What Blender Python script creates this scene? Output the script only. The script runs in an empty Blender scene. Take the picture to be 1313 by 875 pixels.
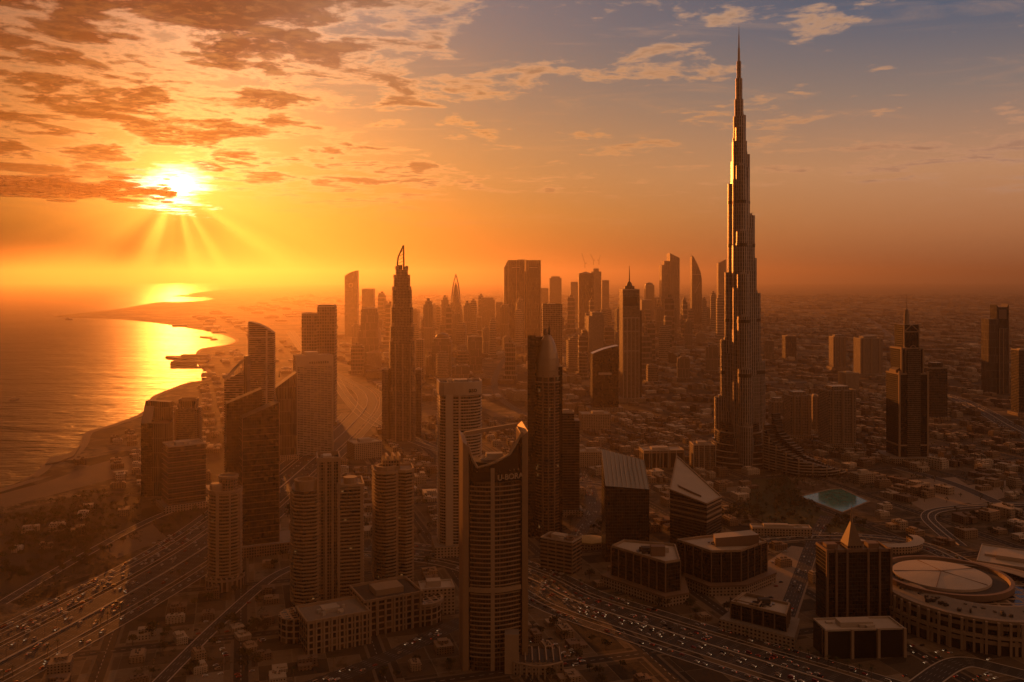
import bpy, math, random
from mathutils import Vector, Matrix
from mathutils.geometry import tessellate_polygon
random.seed(7)
SC = bpy.context.scene
COL = SC.collection

# ------------------------------------------------------------------ camera
CAM_H, F, CX, YH = 359.0, 1137.0, 656.5, 357.0     # metres, and the lens in photograph pixels
cam_d = bpy.data.cameras.new('camera'); cam = bpy.data.objects.new('camera', cam_d); COL.objects.link(cam)
cam.location = (0, 0, CAM_H); cam.rotation_euler = (math.radians(90), 0, 0)
cam_d.sensor_width = 36; cam_d.lens = F / 1313 * 36; cam_d.shift_y = -80.5 / 1313
cam_d.clip_start = 1; cam_d.clip_end = 200000
SC.camera = cam

# ------------------------------------------------------------------ light and exposure
SUN = Vector((-.3795, 1, .1029)).normalized()
SUN_EL = math.asin(SUN.z); SUN_AZ = math.atan2(SUN.x, SUN.y)
sun_d = bpy.data.lights.new('sun', 'SUN'); sun_d.energy = 5.0; sun_d.angle = math.radians(.6); sun_d.color = (1, .255, .034)
sun = bpy.data.objects.new('sun', sun_d); COL.objects.link(sun)
sun.rotation_euler = (-SUN).to_track_quat('-Z', 'Y').to_euler(); sun.location = (-3000, 8000, 2500)
vs = SC.view_settings; SC.display_settings.display_device = 'sRGB'
vs.view_transform = 'Standard'; vs.look = 'None'; vs.gamma = 1; vs.exposure = 0.05
cy = SC.cycles
cy.use_denoising = True; cy.max_bounces = 6; cy.diffuse_bounces = 2; cy.glossy_bounces = 3; cy.volume_bounces = 0
cy.transparent_max_bounces = 24; cy.sample_clamp_indirect = 4
cy.use_adaptive_sampling = False

# ------------------------------------------------------------------ a small node language
class E:
    def __init__(s, t, k): s.t, s.k = t, k
    def _m(s, op, *o, clamp=False):
        n = s.t.nodes.new('ShaderNodeMath'); n.operation = op; n.use_clamp = clamp
        for i, v in enumerate((s,) + o):
            if isinstance(v, E): s.t.links.new(v.k, n.inputs[i])
            else: n.inputs[i].default_value = v
        return E(s.t, n.outputs[0])
    def __add__(s, o): return s._m('ADD', o)
    __radd__ = __add__
    def __sub__(s, o): return s._m('SUBTRACT', o)
    def __rsub__(s, o): return (s * -1) + o
    def __mul__(s, o): return s._m('MULTIPLY', o)
    __rmul__ = __mul__
    def __truediv__(s, o): return s._m('DIVIDE', o)
    def __pow__(s, o): return s._m('POWER', o)
    def lt(s, o): return s._m('LESS_THAN', o)
    def gt(s, o): return s._m('GREATER_THAN', o)
    def fract(s): return s._m('FRACT')
    def floor(s): return s._m('FLOOR')
    def max(s, o): return s._m('MAXIMUM', o)
    def min(s, o): return s._m('MINIMUM', o)
    def exp(s): return s._m('EXPONENT')
    def clamp(s): return s._m('ADD', 0.0, clamp=True)
    def step(s, a, b):                       # smooth step from a to b
        n = s.t.nodes.new('ShaderNodeMapRange'); n.interpolation_type = 'SMOOTHSTEP'
        s.t.links.new(s.k, n.inputs[0]); n.inputs[1].default_value = a; n.inputs[2].default_value = b
        return E(s.t, n.outputs[0])
def sep(t, sock):
    n = t.nodes.new('ShaderNodeSeparateXYZ'); t.links.new(sock, n.inputs[0]); return [E(t, n.outputs[i]) for i in range(3)]
def comb(t, x, y, z):
    n = t.nodes.new('ShaderNodeCombineXYZ')
    for i, v in enumerate((x, y, z)):
        if isinstance(v, E): t.links.new(v.k, n.inputs[i])
        else: n.inputs[i].default_value = v
    return n.outputs[0]
def noise(t, vec, scale, detail=4, rough=.5, dist=0, color=False):
    n = t.nodes.new('ShaderNodeTexNoise'); n.inputs['Scale'].default_value = scale; n.inputs['Detail'].default_value = detail
    n.inputs['Roughness'].default_value = rough; n.inputs['Distortion'].default_value = dist
    if vec is not None: t.links.new(vec, n.inputs['Vector'])
    return E(t, n.outputs['Fac']) if not color else n.outputs['Color']
def ramp(t, fac, stops, interp='LINEAR'):
    n = t.nodes.new('ShaderNodeValToRGB'); n.color_ramp.interpolation = interp; e = n.color_ramp.elements
    while len(e) < len(stops): e.new(.5)
    for i, (p, c) in enumerate(stops): e[i].position = p; e[i].color = (*c, 1)
    t.links.new(fac.k, n.inputs[0]); return n.outputs[0]
def mixc(t, fac, a, b, mode='MIX'):
    n = t.nodes.new('ShaderNodeMix'); n.data_type = 'RGBA'; n.blend_type = mode; n.clamp_factor = True
    for i, v in ((0, fac), (6, a), (7, b)):
        if isinstance(v, E): t.links.new(v.k, n.inputs[i])
        elif isinstance(v, (int, float)): n.inputs[i].default_value = v
        elif isinstance(v, tuple): n.inputs[i].default_value = (*v, 1)
        else: t.links.new(v, n.inputs[i])
    return n.outputs[2]
def scalec(t, col, k):                      # colour times a value, unclamped
    n = t.nodes.new('ShaderNodeVectorMath'); n.operation = 'SCALE'
    if isinstance(col, tuple): n.inputs[0].default_value = col
    else: t.links.new(col, n.inputs[0])
    if isinstance(k, E): t.links.new(k.k, n.inputs[3])
    else: n.inputs[3].default_value = k
    return n.outputs[0]
def addc(t, a, b):
    n = t.nodes.new('ShaderNodeVectorMath'); n.operation = 'ADD'; t.links.new(a, n.inputs[0]); t.links.new(b, n.inputs[1]); return n.outputs[0]

# ------------------------------------------------------------------ sky
def build_world():
    w = bpy.data.worlds.new('World'); SC.world = w; w.use_nodes = True; t = w.node_tree; t.nodes.clear()
    out = t.nodes.new('ShaderNodeOutputWorld'); bg = t.nodes.new('ShaderNodeBackground'); t.links.new(bg.outputs[0], out.inputs[0])
    tc = t.nodes.new('ShaderNodeTexCoord'); dx, dy, dz = sep(t, tc.outputs['Generated'])
    nis = t.nodes.new('ShaderNodeTexSky'); nis.sky_type = 'NISHITA'; nis.sun_disc = False
    nis.sun_elevation = SUN_EL; nis.sun_rotation = SUN_AZ; nis.dust_density = 3; nis.air_density = 1.5; nis.altitude = 300
    c = dx * SUN.x + dy * SUN.y + dz * SUN.z                       # cosine of the angle to the sun
    ang = c.min(.999999)._m('ARCCOSINE')
    hl = (dx * dx + dy * dy)._m('SQRT').max(.001)
    sh = Vector((SUN.x, SUN.y)).normalized()
    az = ((dx * sh.x + dy * sh.y) / hl).min(.99999).max(-.99999)._m('ARCCOSINE')      # 0 towards the sun .. pi behind
    azs = (dx * sh.y - dy * sh.x) / hl                              # signed: right of the sun positive
    el = dz._m('ARCSINE').max(0.0)                                  # radians
    k = el / .32
    near = ramp(t, k, [(0, (.10, .022, .002)), (.22, (.30, .12, .012)), (.45, (.30, .15, .055)), (.7, (.16, .125, .10)), (1, (.10, .115, .15))])
    far = ramp(t, k, [(0, (.24, .085, .036)), (.15, (.40, .155, .068)), (.35, (.48, .23, .12)), (.6, (.21, .155, .14)), (.85, (.044, .078, .140)), (1, (.020, .046, .098))])
    base = mixc(t, az.step(.10, .95), near, far)
    high = mixc(t, el.step(.33, 1.0), base, (.27, .125, .066))  # unseen overhead sky, warmed and brightened to light the roofs
    back = mixc(t, az.step(1.1, 2.4), high, (.36, .15, .068))  # unseen rear sky, brightened to fill the walls facing the camera
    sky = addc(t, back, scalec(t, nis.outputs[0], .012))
    # left of the sun the low sky is darker
    shade = 1 - (azs * -1).step(-.10, .16) * (.62 + el.step(.10, .0) * .30)
    # crepuscular rays fanning down under the cloud that covers the sun
    right = Vector((SUN.y, -SUN.x, 0)).normalized(); up = right.cross(SUN)
    px = dx * right.x + dy * right.y; py = dx * up.x + dy * up.y + dz * up.z
    th = px._m('ARCTAN2', py * -1)                                  # 0 straight down from the sun
    rn = noise(t, comb(t, th * 1.9, 0.37, 1.7), 1.0, 2, .55)
    rays = rn.step(.36, .66)
    fall = (ang / -.5).exp() * (py * -1).step(.0, .045)
    rmask = th._m('ABSOLUTE').step(1.35, .8) * fall
    # clouds on a plane high above
    inv = (dz + .035).max(.02)
    cxx, cyy = dx / inv, dy / inv
    big = noise(t, comb(t, cxx * .50, cyy * .45, 3.3), 1.0, 3, .5)
    n1 = noise(t, comb(t, cxx * 1.0, cyy * .92, 8.1), 2.5, 9, .58, .35)
    n2 = noise(t, comb(t, cxx * 1.9, cyy * 2.0, 1.2), 6.0, 8, .62, .3)
    cover = azs.step(.50, -.10)                                     # heavy cloud at the left, open sky at the right
    band = (el + (big - .5) * .07 + (n1 - .5) * .06).step(.062, .125)
    wisp = noise(t, comb(t, cxx * .7, cyy * 1.5, 5.5), 1.6, 8, .66, .8).step(.52, .78) * band * .5
    den = n1 * .95 + big * .40 + n2 * .30 + cover * .195 - .280
    thin = (den.step(.585, .695) * band).max(wisp * (1 - cover * .6))
    thick = den.step(.655, .76) * band * (.35 + cover * .75).min(1.0)
    # glow of the sun through and round the cloud
    lens = (px * px + py * py * 2.2)._m('SQRT')
    hole = (lens * -1 + .040 + (n1 - .5) * .11 + (n2 - .5) * .05).step(-.004, .040) * (1 - thick * .55)
    halo = (ang / -.085).exp()
    glow = (ang / -.060).exp() * .75 + (ang / -.022).exp() * 1.6 + (ang / -.17).exp() * .12
    lit = mixc(t, az.step(.25, 1.1), (.60, .27, .085), (.50, .27, .17))
    lit = mixc(t, el.step(.16, .29) * .75, lit, (.50, .31, .20))
    lit = scalec(t, lit, 1 + (ang / -.14).exp() * 2.6)
    dark = mixc(t, az.step(.2, 1.1), (.055, .018, .006), (.15, .09, .08))
    dark = mixc(t, el.step(.15, .26), dark, (.026, .019, .020))
    dark = scalec(t, dark, (.70 + n2.step(.35, .65) * .6) * (1.5 - den.step(.68, .88) * 1.05))
    dark = addc(t, dark, scalec(t, (1.0, .55, .14), halo * n2.step(.44, .66) * 1.2))      # light coming through near the sun
    away = az.step(1.2, 2.2).max(el.step(.34, .62))                # unseen clouds overhead and behind the camera, brightened to light walls and roofs
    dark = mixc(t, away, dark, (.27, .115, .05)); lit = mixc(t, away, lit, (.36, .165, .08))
    glowc = scalec(t, (1.0, .42, .065), glow * (1 - thick * .72) * (1 - rmask * (1 - rays) * .85))
    glowc = addc(t, glowc, scalec(t, (1.0, .40, .05), rmask * rays * 1.3))
    sky = scalec(t, sky, 1 - rmask * (1 - rays) * .45)
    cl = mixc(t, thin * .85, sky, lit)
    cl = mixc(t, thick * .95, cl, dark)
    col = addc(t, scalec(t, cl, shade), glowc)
    col = addc(t, col, scalec(t, (1.0, .80, .42), hole * 5.5))
    below = mixc(t, dz.step(-.03, 0.0), (.12, .045, .015), col)
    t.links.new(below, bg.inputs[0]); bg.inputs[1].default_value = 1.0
    w.cycles.sampling_method = 'MANUAL'; w.cycles.sample_map_resolution = 2048
build_world()

# ------------------------------------------------------------------ materials
MATS = {}
def pbr(name):
    m = bpy.data.materials.new(name); m.use_nodes = True; t = m.node_tree
    return m, t, t.nodes['Principled BSDF']
def plain(name, col, rough=.7, metal=0, var=.25, scale=.08, spec=.4):
    if name in MATS: return MATS[name]
    m, t, b = pbr(name)
    tc = t.nodes.new('ShaderNodeTexCoord')
    n = noise(t, tc.outputs['Object'], scale, 6, .65)
    n2 = noise(t, tc.outputs['Object'], scale * 9, 4, .6)
    k = 1 - var + (n * .65 + n2 * .35) * 2 * var
    t.links.new(scalec(t, col, k), b.inputs['Base Color'])
    b.inputs['Roughness'].default_value = rough; b.inputs['Metallic'].default_value = metal; b.inputs['Specular IOR Level'].default_value = spec
    MATS[name] = m; return m
def facade(name, wall, glass, fh=3.7, bay=3.0, wh=.62, ww=.8, grough=.12, wrough=.65, wmetal=0, gmetal=0, gvar=.7, blinds=.12, belts=None, lit=0, spec=.30):
    """Curtain wall or punched windows; UV is (metres along the wall, metres up)."""
    if name in MATS: return MATS[name]
    m, t, b = pbr(name)
    uv = t.nodes.new('ShaderNodeUVMap'); u, v, _ = sep(t, uv.outputs[0])
    cu, cv = u / bay, v / fh
    mask = cu.fract().lt(ww) * cv.fract().lt(wh)
    if belts:
        for z0, z1 in belts: mask = mask.max(v.gt(z0) * v.lt(z1))
    wn = t.nodes.new('ShaderNodeTexWhiteNoise'); wn.noise_dimensions = '2D'
    t.links.new(comb(t, cu.floor() + .5, cv.floor() + .5, 0), wn.inputs['Vector']); r = E(t, wn.outputs['Value'])
    tc = t.nodes.new('ShaderNodeTexCoord')
    ns = noise(t, comb(t, u * .25, v * .02, 0), 1.0, 5, .65)          # vertical streaks of dirt
    nb = noise(t, tc.outputs['Object'], .035, 4, .6)
    wc = scalec(t, wall, .62 + ns * .45 + nb * .32)
    gc = scalec(t, glass, (1 - gvar) + r * 2 * gvar)
    if blinds: gc = mixc(t, r.gt(1 - blinds) * .5, gc, wall)
    t.links.new(mixc(t, mask, wc, gc), b.inputs['Base Color'])
    rr = mask * (grough - wrough) + wrough + mask * r * .10
    t.links.new(rr.k, b.inputs['Roughness'])
    b.inputs['Specular IOR Level'].default_value = spec
    if wmetal or gmetal: t.links.new((mask * (gmetal - wmetal) + wmetal).k, b.inputs['Metallic'])
    bp = t.nodes.new('ShaderNodeBump'); bp.inputs['Strength'].default_value = .6; bp.inputs['Distance'].default_value = .25
    t.links.new((1 - mask).k, bp.inputs['Height']); t.links.new(bp.outputs[0], b.inputs['Normal'])
    if lit:
        em = r.gt(1 - lit) * mask
        b.inputs['Emission Color'].default_value = (1, .45, .14, 1); t.links.new((em * .16).k, b.inputs['Emission Strength'])
    MATS[name] = m; return m

ROOF = plain('roof_concrete', (.22, .19, .16), .85, var=.45, scale=.12)
ROOFD = plain('roof_dark_gravel', (.06, .055, .05), .9, var=.5, scale=.15)
ROOFL = plain('roof_pale_membrane', (.42, .37, .31), .75, var=.3, scale=.05)
CONC = plain('pale_concrete', (.42, .36, .29), .7)
SAND = plain('sand_stone', (.32, .235, .155), .75)
WHITE = plain('white_cladding', (.43, .345, .255), .45, var=.15)
STEEL = plain('brushed_steel', (.35, .33, .31), .32, 1.0, var=.2)
DSTEEL = plain('dark_metal', (.05, .045, .04), .4, .6, var=.3)
DGLASS = plain('dark_glass', (.012, .012, .013), .08, var=.3, spec=.6)
BROWN = plain('brown_stone', (.20, .13, .085), .7)
F_BAND = facade('banded_glass_facade', (.30, .25, .20), (.02, .018, .017), 3.9, 5.0, .62, 1.1)
F_DARK = facade('dark_glass_facade', (.035, .03, .027), (.012, .011, .011), 4.0, 3.0, .82, .9, grough=.09, blinds=.04)
F_DBAND = facade('dark_banded_facade', (.10, .08, .065), (.014, .013, .013), 4.0, 6.0, .68, .95, blinds=.05)
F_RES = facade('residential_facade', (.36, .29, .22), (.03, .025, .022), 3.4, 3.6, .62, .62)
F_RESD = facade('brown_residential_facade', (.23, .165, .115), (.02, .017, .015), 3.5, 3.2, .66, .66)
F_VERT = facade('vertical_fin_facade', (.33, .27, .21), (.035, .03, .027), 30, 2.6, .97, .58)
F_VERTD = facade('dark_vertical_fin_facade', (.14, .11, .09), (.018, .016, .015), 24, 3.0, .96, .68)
F_GRID = facade('grid_facade', (.27, .21, .155), (.04, .035, .03), 3.8, 3.8, .66, .66)
F_WHITE = facade('white_banded_facade', (.44, .36, .27), (.04, .028, .02), 3.5, 7.0, .50, .88, blinds=.25)
F_BURJ = facade('steel_fin_facade', (.40, .37, .34), (.035, .032, .031), 7.2, 4.6, .93, .56, grough=.22, wrough=.46, wmetal=.55, gvar=.5, blinds=.0)
F_HAZE = facade('plain_office_facade', (.24, .19, .15), (.05, .045, .04), 7.5, 6.0, .7, .72)
F_LOW = facade('low_building_facade', (.36, .28, .20), (.03, .025, .02), 3.6, 4.2, .5, .5)

# ------------------------------------------------------------------ mesh builder
class MB:
    def __init__(s): s.v, s.f, s.uv, s.m, s.smooth = [], [], [], [], []
    def face(s, pts, uvs=None, mat=0, smooth=False):
        i = len(s.v); s.v += [tuple(p) for p in pts]; s.f.append(list(range(i, i + len(pts))))
        s.uv.append(uvs or [(p[0], p[1]) for p in pts]); s.m.append(mat); s.smooth.append(smooth)
    def prism(s, poly, z0, z1, mat=0, roof=1, bottom=False, smooth=False, u0=0.0):
        """poly counter-clockwise; z1 a number or a function (x, y) -> z"""
        top = z1 if callable(z1) else (lambda x, y: z1)
        n = len(poly); u = u0
        for i in range(n):
            a, b = poly[i], poly[(i + 1) % n]; L = math.hypot(b[0] - a[0], b[1] - a[1])
            za, zb = top(*a), top(*b)
            s.face([(*a, z0), (*b, z0), (*b, zb), (*a, za)], [(u, z0), (u + L, z0), (u + L, zb), (u, za)], mat, smooth); u += L
        s.face([(*p, top(*p)) for p in poly], None, roof)
        if bottom: s.face([(*p, z0) for p in reversed(poly)], None, roof)
        return s
    def box(s, x, y, w, d, z0, z1, rot=0, mat=0, roof=None, bottom=False):
        c, q = math.cos(rot), math.sin(rot)
        P = [(x + c * a - q * b, y + q * a + c * b) for a, b in ((-w / 2, -d / 2), (w / 2, -d / 2), (w / 2, d / 2), (-w / 2, d / 2))]
        return s.prism(P, z0, z1, mat, mat if roof is None else roof, bottom)
    def profile(s, poly, y0, y1, mat=0, roof=1):
        """outline in x-z (counter-clockwise seen from the front), extruded from y0 (front) to y1"""
        s.face([(x, y0, z) for x, z in poly], [(x, z) for x, z in poly], mat)
        s.face([(x, y1, z) for x, z in reversed(poly)], [(-x, z) for x, z in reversed(poly)], mat)
        n = len(poly)
        for i in range(n):
            a, b = poly[i], poly[(i + 1) % n]
            steep = abs(b[1] - a[1]) > 2.2 * abs(b[0] - a[0])
            s.face([(a[0], y0, a[1]), (a[0], y1, a[1]), (b[0], y1, b[1]), (b[0], y0, b[1])],
                   [(0, a[1]), (y1 - y0, a[1]), (y1 - y0, b[1]), (0, b[1])], mat if steep else roof)
        return s
    def lathe(s, prof, n=32, mat=0, sx=1, sy=1, x=0, y=0, cap=True, smooth=True, a0=0, a1=2 * math.pi):
        """prof: (radius, z) rising"""
        full = abs(a1 - a0 - 2 * math.pi) < 1e-6
        for i in range(n):
            p, q = a0 + (a1 - a0) * i / n, a0 + (a1 - a0) * (i + 1) / n
            for (r0, z0), (r1, z1) in zip(prof, prof[1:]):
                R = max(r0, r1)
                s.face([(x + sx * r0 * math.cos(p), y + sy * r0 * math.sin(p), z0), (x + sx * r0 * math.cos(q), y + sy * r0 * math.sin(q), z0),
                        (x + sx * r1 * math.cos(q), y + sy * r1 * math.sin(q), z1), (x + sx * r1 * math.cos(p), y + sy * r1 * math.sin(p), z1)],
                       [(p * R, z0), (q * R, z0), (q * R, z1), (p * R, z1)], mat, smooth)
        if cap and prof[-1][0] > .01:
            r, z = prof[-1]
            s.face([(x + sx * r * math.cos(a0 + (a1 - a0) * i / n), y + sy * r * math.sin(a0 + (a1 - a0) * i / n), z) for i in range(n + (0 if full else 1))], None, mat)
        return s
    def bar(s, a, b, r, mat=0, n=6, r2=None):
        a, b = Vector(a), Vector(b); d = (b - a).normalized(); r2 = r if r2 is None else r2
        e = d.orthogonal().normalized(); g = d.cross(e)
        A = [a + (e * math.cos(k * 2 * math.pi / n) + g * math.sin(k * 2 * math.pi / n)) * r for k in range(n)]
        B = [b + (e * math.cos(k * 2 * math.pi / n) + g * math.sin(k * 2 * math.pi / n)) * r2 for k in range(n)]
        for k in range(n): s.face([A[k], A[(k + 1) % n], B[(k + 1) % n], B[k]], None, mat)
        s.face(list(reversed(A)), None, mat); s.face(B, None, mat); return s
    def mesh(s, name, mats):
        me = bpy.data.meshes.new(name); me.from_pydata(s.v, [], s.f)
        for m in mats: me.materials.append(m)
        L = me.uv_layers.new(name='UVMap').data
        flat = [c for f in s.uv for uv in f for c in uv]; L.foreach_set('uv', flat)
        me.polygons.foreach_set('material_index', [min(k, len(mats) - 1) for k in s.m]); me.polygons.foreach_set('use_smooth', s.smooth)
        me.update(); return me
    def build(s, name, mats, parent=None, loc=None):
        if not isinstance(mats, (list, tuple)): mats = [mats]
        o = bpy.data.objects.new(name, s.mesh(name, mats)); COL.objects.link(o)
        if parent is not None: o.parent = parent
        if loc is not None: o.location = loc
        return o
def tag(o, label, cat, group=None):
    o['label'] = label; o['category'] = cat
    if group: o['group'] = group
    return o
def kind(o, k): o['kind'] = k; return o
def thing(name, label, cat, loc, rot=0, group=None):
    o = bpy.data.objects.new(name, None); o.empty_display_size = 5; COL.objects.link(o)
    o.location = (loc[0], loc[1], loc[2] if len(loc) > 2 else 0); o.rotation_euler = (0, 0, rot)
    return tag(o, label, cat, group)
def rep(o, loc, parent):                      # one more copy of a part
    c = o.copy(); COL.objects.link(c); c.parent = parent; c.location = loc; return c
def rect(w, d, x=0, y=0): return [(x - w / 2, y - d / 2), (x + w / 2, y - d / 2), (x + w / 2, y + d / 2), (x - w / 2, y + d / 2)]
def ell(rx, ry, n=28, x=0, y=0, a0=0, a1=2 * math.pi, closed=True):
    m = n if closed else n + 1
    return [(x + rx * math.cos(a0 + (a1 - a0) * i / n), y + ry * math.sin(a0 + (a1 - a0) * i / n)) for i in range(m)]
def grow(poly, k):
    """push a convex outline outwards by k metres"""
    n = len(poly); out = []
    for i in range(n):
        a, b, c = Vector(poly[i - 1]), Vector(poly[i]), Vector(poly[(i + 1) % n])
        e, g = (b - a).normalized(), (c - b).normalized(); n1, n2 = Vector((e.y, -e.x)), Vector((g.y, -g.x)); m = (n1 + n2)
        m = m / max(m.length_squared / 2, .5)
        out.append(tuple(b + m * k))
    return out
def circ(w, d, r, n=4):                        # rectangle with rounded corners
    P = []
    for (x, y, a) in ((w / 2 - r, -d / 2 + r, -90), (w / 2 - r, d / 2 - r, 0), (-w / 2 + r, d / 2 - r, 90), (-w / 2 + r, -d / 2 + r, 180)):
        for i in range(n + 1):
            t = math.radians(a + 90 * i / n); P.append((x + r * math.cos(t), y + r * math.sin(t)))
    return P

# ------------------------------------------------------------------ survey: from a ground point seen in the photograph to metres
def gp(x, y, h=0.0):
    D = F * (CAM_H - h) / (y - YH); return ((x - CX) / F * D, D)
class Site:
    """a footprint whose outline spans xl..xr, stands on the ground at yb and rises to yt"""
    def __init__(s, xl, xr, yt, yb, rot=0, ratio=1.0):
        D0 = F * CAM_H / (yb - YH); xm = (xl + xr) / 2; az = math.atan((xm - CX) / F); e = math.radians(rot) + az
        D = D0
        for _ in range(4):
            S = (xr - xl) * D / F * math.cos(az) ** .5
            w = S / (abs(math.cos(e)) + ratio * abs(math.sin(e))); d = w * ratio
            D = D0 + (w * abs(math.sin(e)) + d * abs(math.cos(e))) / 2
        s.w, s.d, s.D, s.x, s.rot = w, d, D, (xm - CX) * D / F, math.radians(rot)
        s.h = s.z(yt); s.loc = (s.x, D); s.mpp = D / F
        FOOT.append((s.x, D, max(w, d) * .62))
    def z(s, y): return CAM_H - (y - YH) * s.D / F
FOOT = []
# ------------------------------------------------------------------ ground, sea, roads
def flat(name, polys, z, mat, k='structure', hgt=0):
    mb = MB()
    for P in polys:
        tri = tessellate_polygon([[Vector((p[0], p[1], 0)) for p in P]])
        for a in tri:
            q = [P[i] for i in a]
            if (q[1][0] - q[0][0]) * (q[2][1] - q[0][1]) - (q[1][1] - q[0][1]) * (q[2][0] - q[0][0]) < 0: q.reverse()
            mb.face([(*p, z) for p in q])
    o = mb.build(name, mat); return kind(o, k)
def smooth_line(P, n=6):
    out = []
    for i in range(len(P) - 1):
        p0, p1, p2, p3 = (Vector(P[max(i - 1, 0)]), Vector(P[i]), Vector(P[i + 1]), Vector(P[min(i + 2, len(P) - 1)]))
        for k in range(n):
            t = k / n
            out.append(tuple(.5 * ((2 * p1) + (p2 - p0) * t + (2 * p0 - 5 * p1 + 4 * p2 - p3) * t * t + (3 * p1 - p0 - 3 * p2 + p3) * t ** 3)))
    out.append(tuple(P[-1])); return out
def offset_line(L, k):
    out = []
    for i, p in enumerate(L):
        a, b = Vector(L[max(i - 1, 0)]), Vector(L[min(i + 1, len(L) - 1)]); d = (b - a).normalized()
        out.append((p[0] + d.y * k, p[1] - d.x * k))          # positive = to the right of travel
    return out
def ribbon(mb, L, k0, k1, z, mat=0, z1=None):
    A, B = offset_line(L, k0), offset_line(L, k1); u = 0
    for i in range(len(L) - 1):
        d = math.hypot(L[i + 1][0] - L[i][0], L[i + 1][1] - L[i][1])
        mb.face([(*A[i], z), (*B[i], z), (*B[i + 1], z), (*A[i + 1], z)], [(k0, u), (k1, u), (k1, u + d), (k0, u + d)], mat)
        u += d
def wall_ribbon(mb, L, k0, k1, z0, z1, mat=0):
    A, B = offset_line(L, k0), offset_line(L, k1)
    for i in range(len(L) - 1):
        mb.face([(*A[i], z1), (*B[i], z1), (*B[i + 1], z1), (*A[i + 1], z1)], None, mat)
        mb.face([(*A[i + 1], z0), (*A[i], z0), (*A[i], z1), (*A[i + 1], z1)], None, mat)
        mb.face([(*B[i], z0), (*B[i + 1], z0), (*B[i + 1], z1), (*B[i], z1)], None, mat)

COAST_PX = [(0, 628), (30, 616), (50, 604), (60, 592), (72, 587), (84, 590), (103, 571), (111, 555), (141, 546), (181, 531), (192, 517),
            (196, 509), (214, 501), (241, 491), (262, 488), (267, 482), (265, 475), (256, 468), (251, 460), (252, 453), (259, 447), (282, 444),
            (299, 440), (303, 436), (296, 432), (277, 426), (239, 420), (201, 414), (151, 409), (110, 407.5), (72, 406), (76, 404.5), (100, 402), (143, 397.5),
            (186, 390.5), (205, 387.6), (234, 387.2), (262, 386), (275, 383.2), (258, 379.5), (240, 377.5), (262, 374.2), (296, 371), (330, 369)]
COAST = [(-1500, -900), (-1150, 300)] + [gp(*p) for p in COAST_PX]
LAND = COAST + [(-9000, 60000), (60000, 60000), (60000, -900)]
def inside(P, x, y):
    c = False; n = len(P)
    for i in range(n):
        (x0, y0), (x1, y1) = P[i], P[i - 1]
        if (y0 > y) != (y1 > y) and x < (x1 - x0) * (y - y0) / (y1 - y0) + x0: c = not c
    return c

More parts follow.
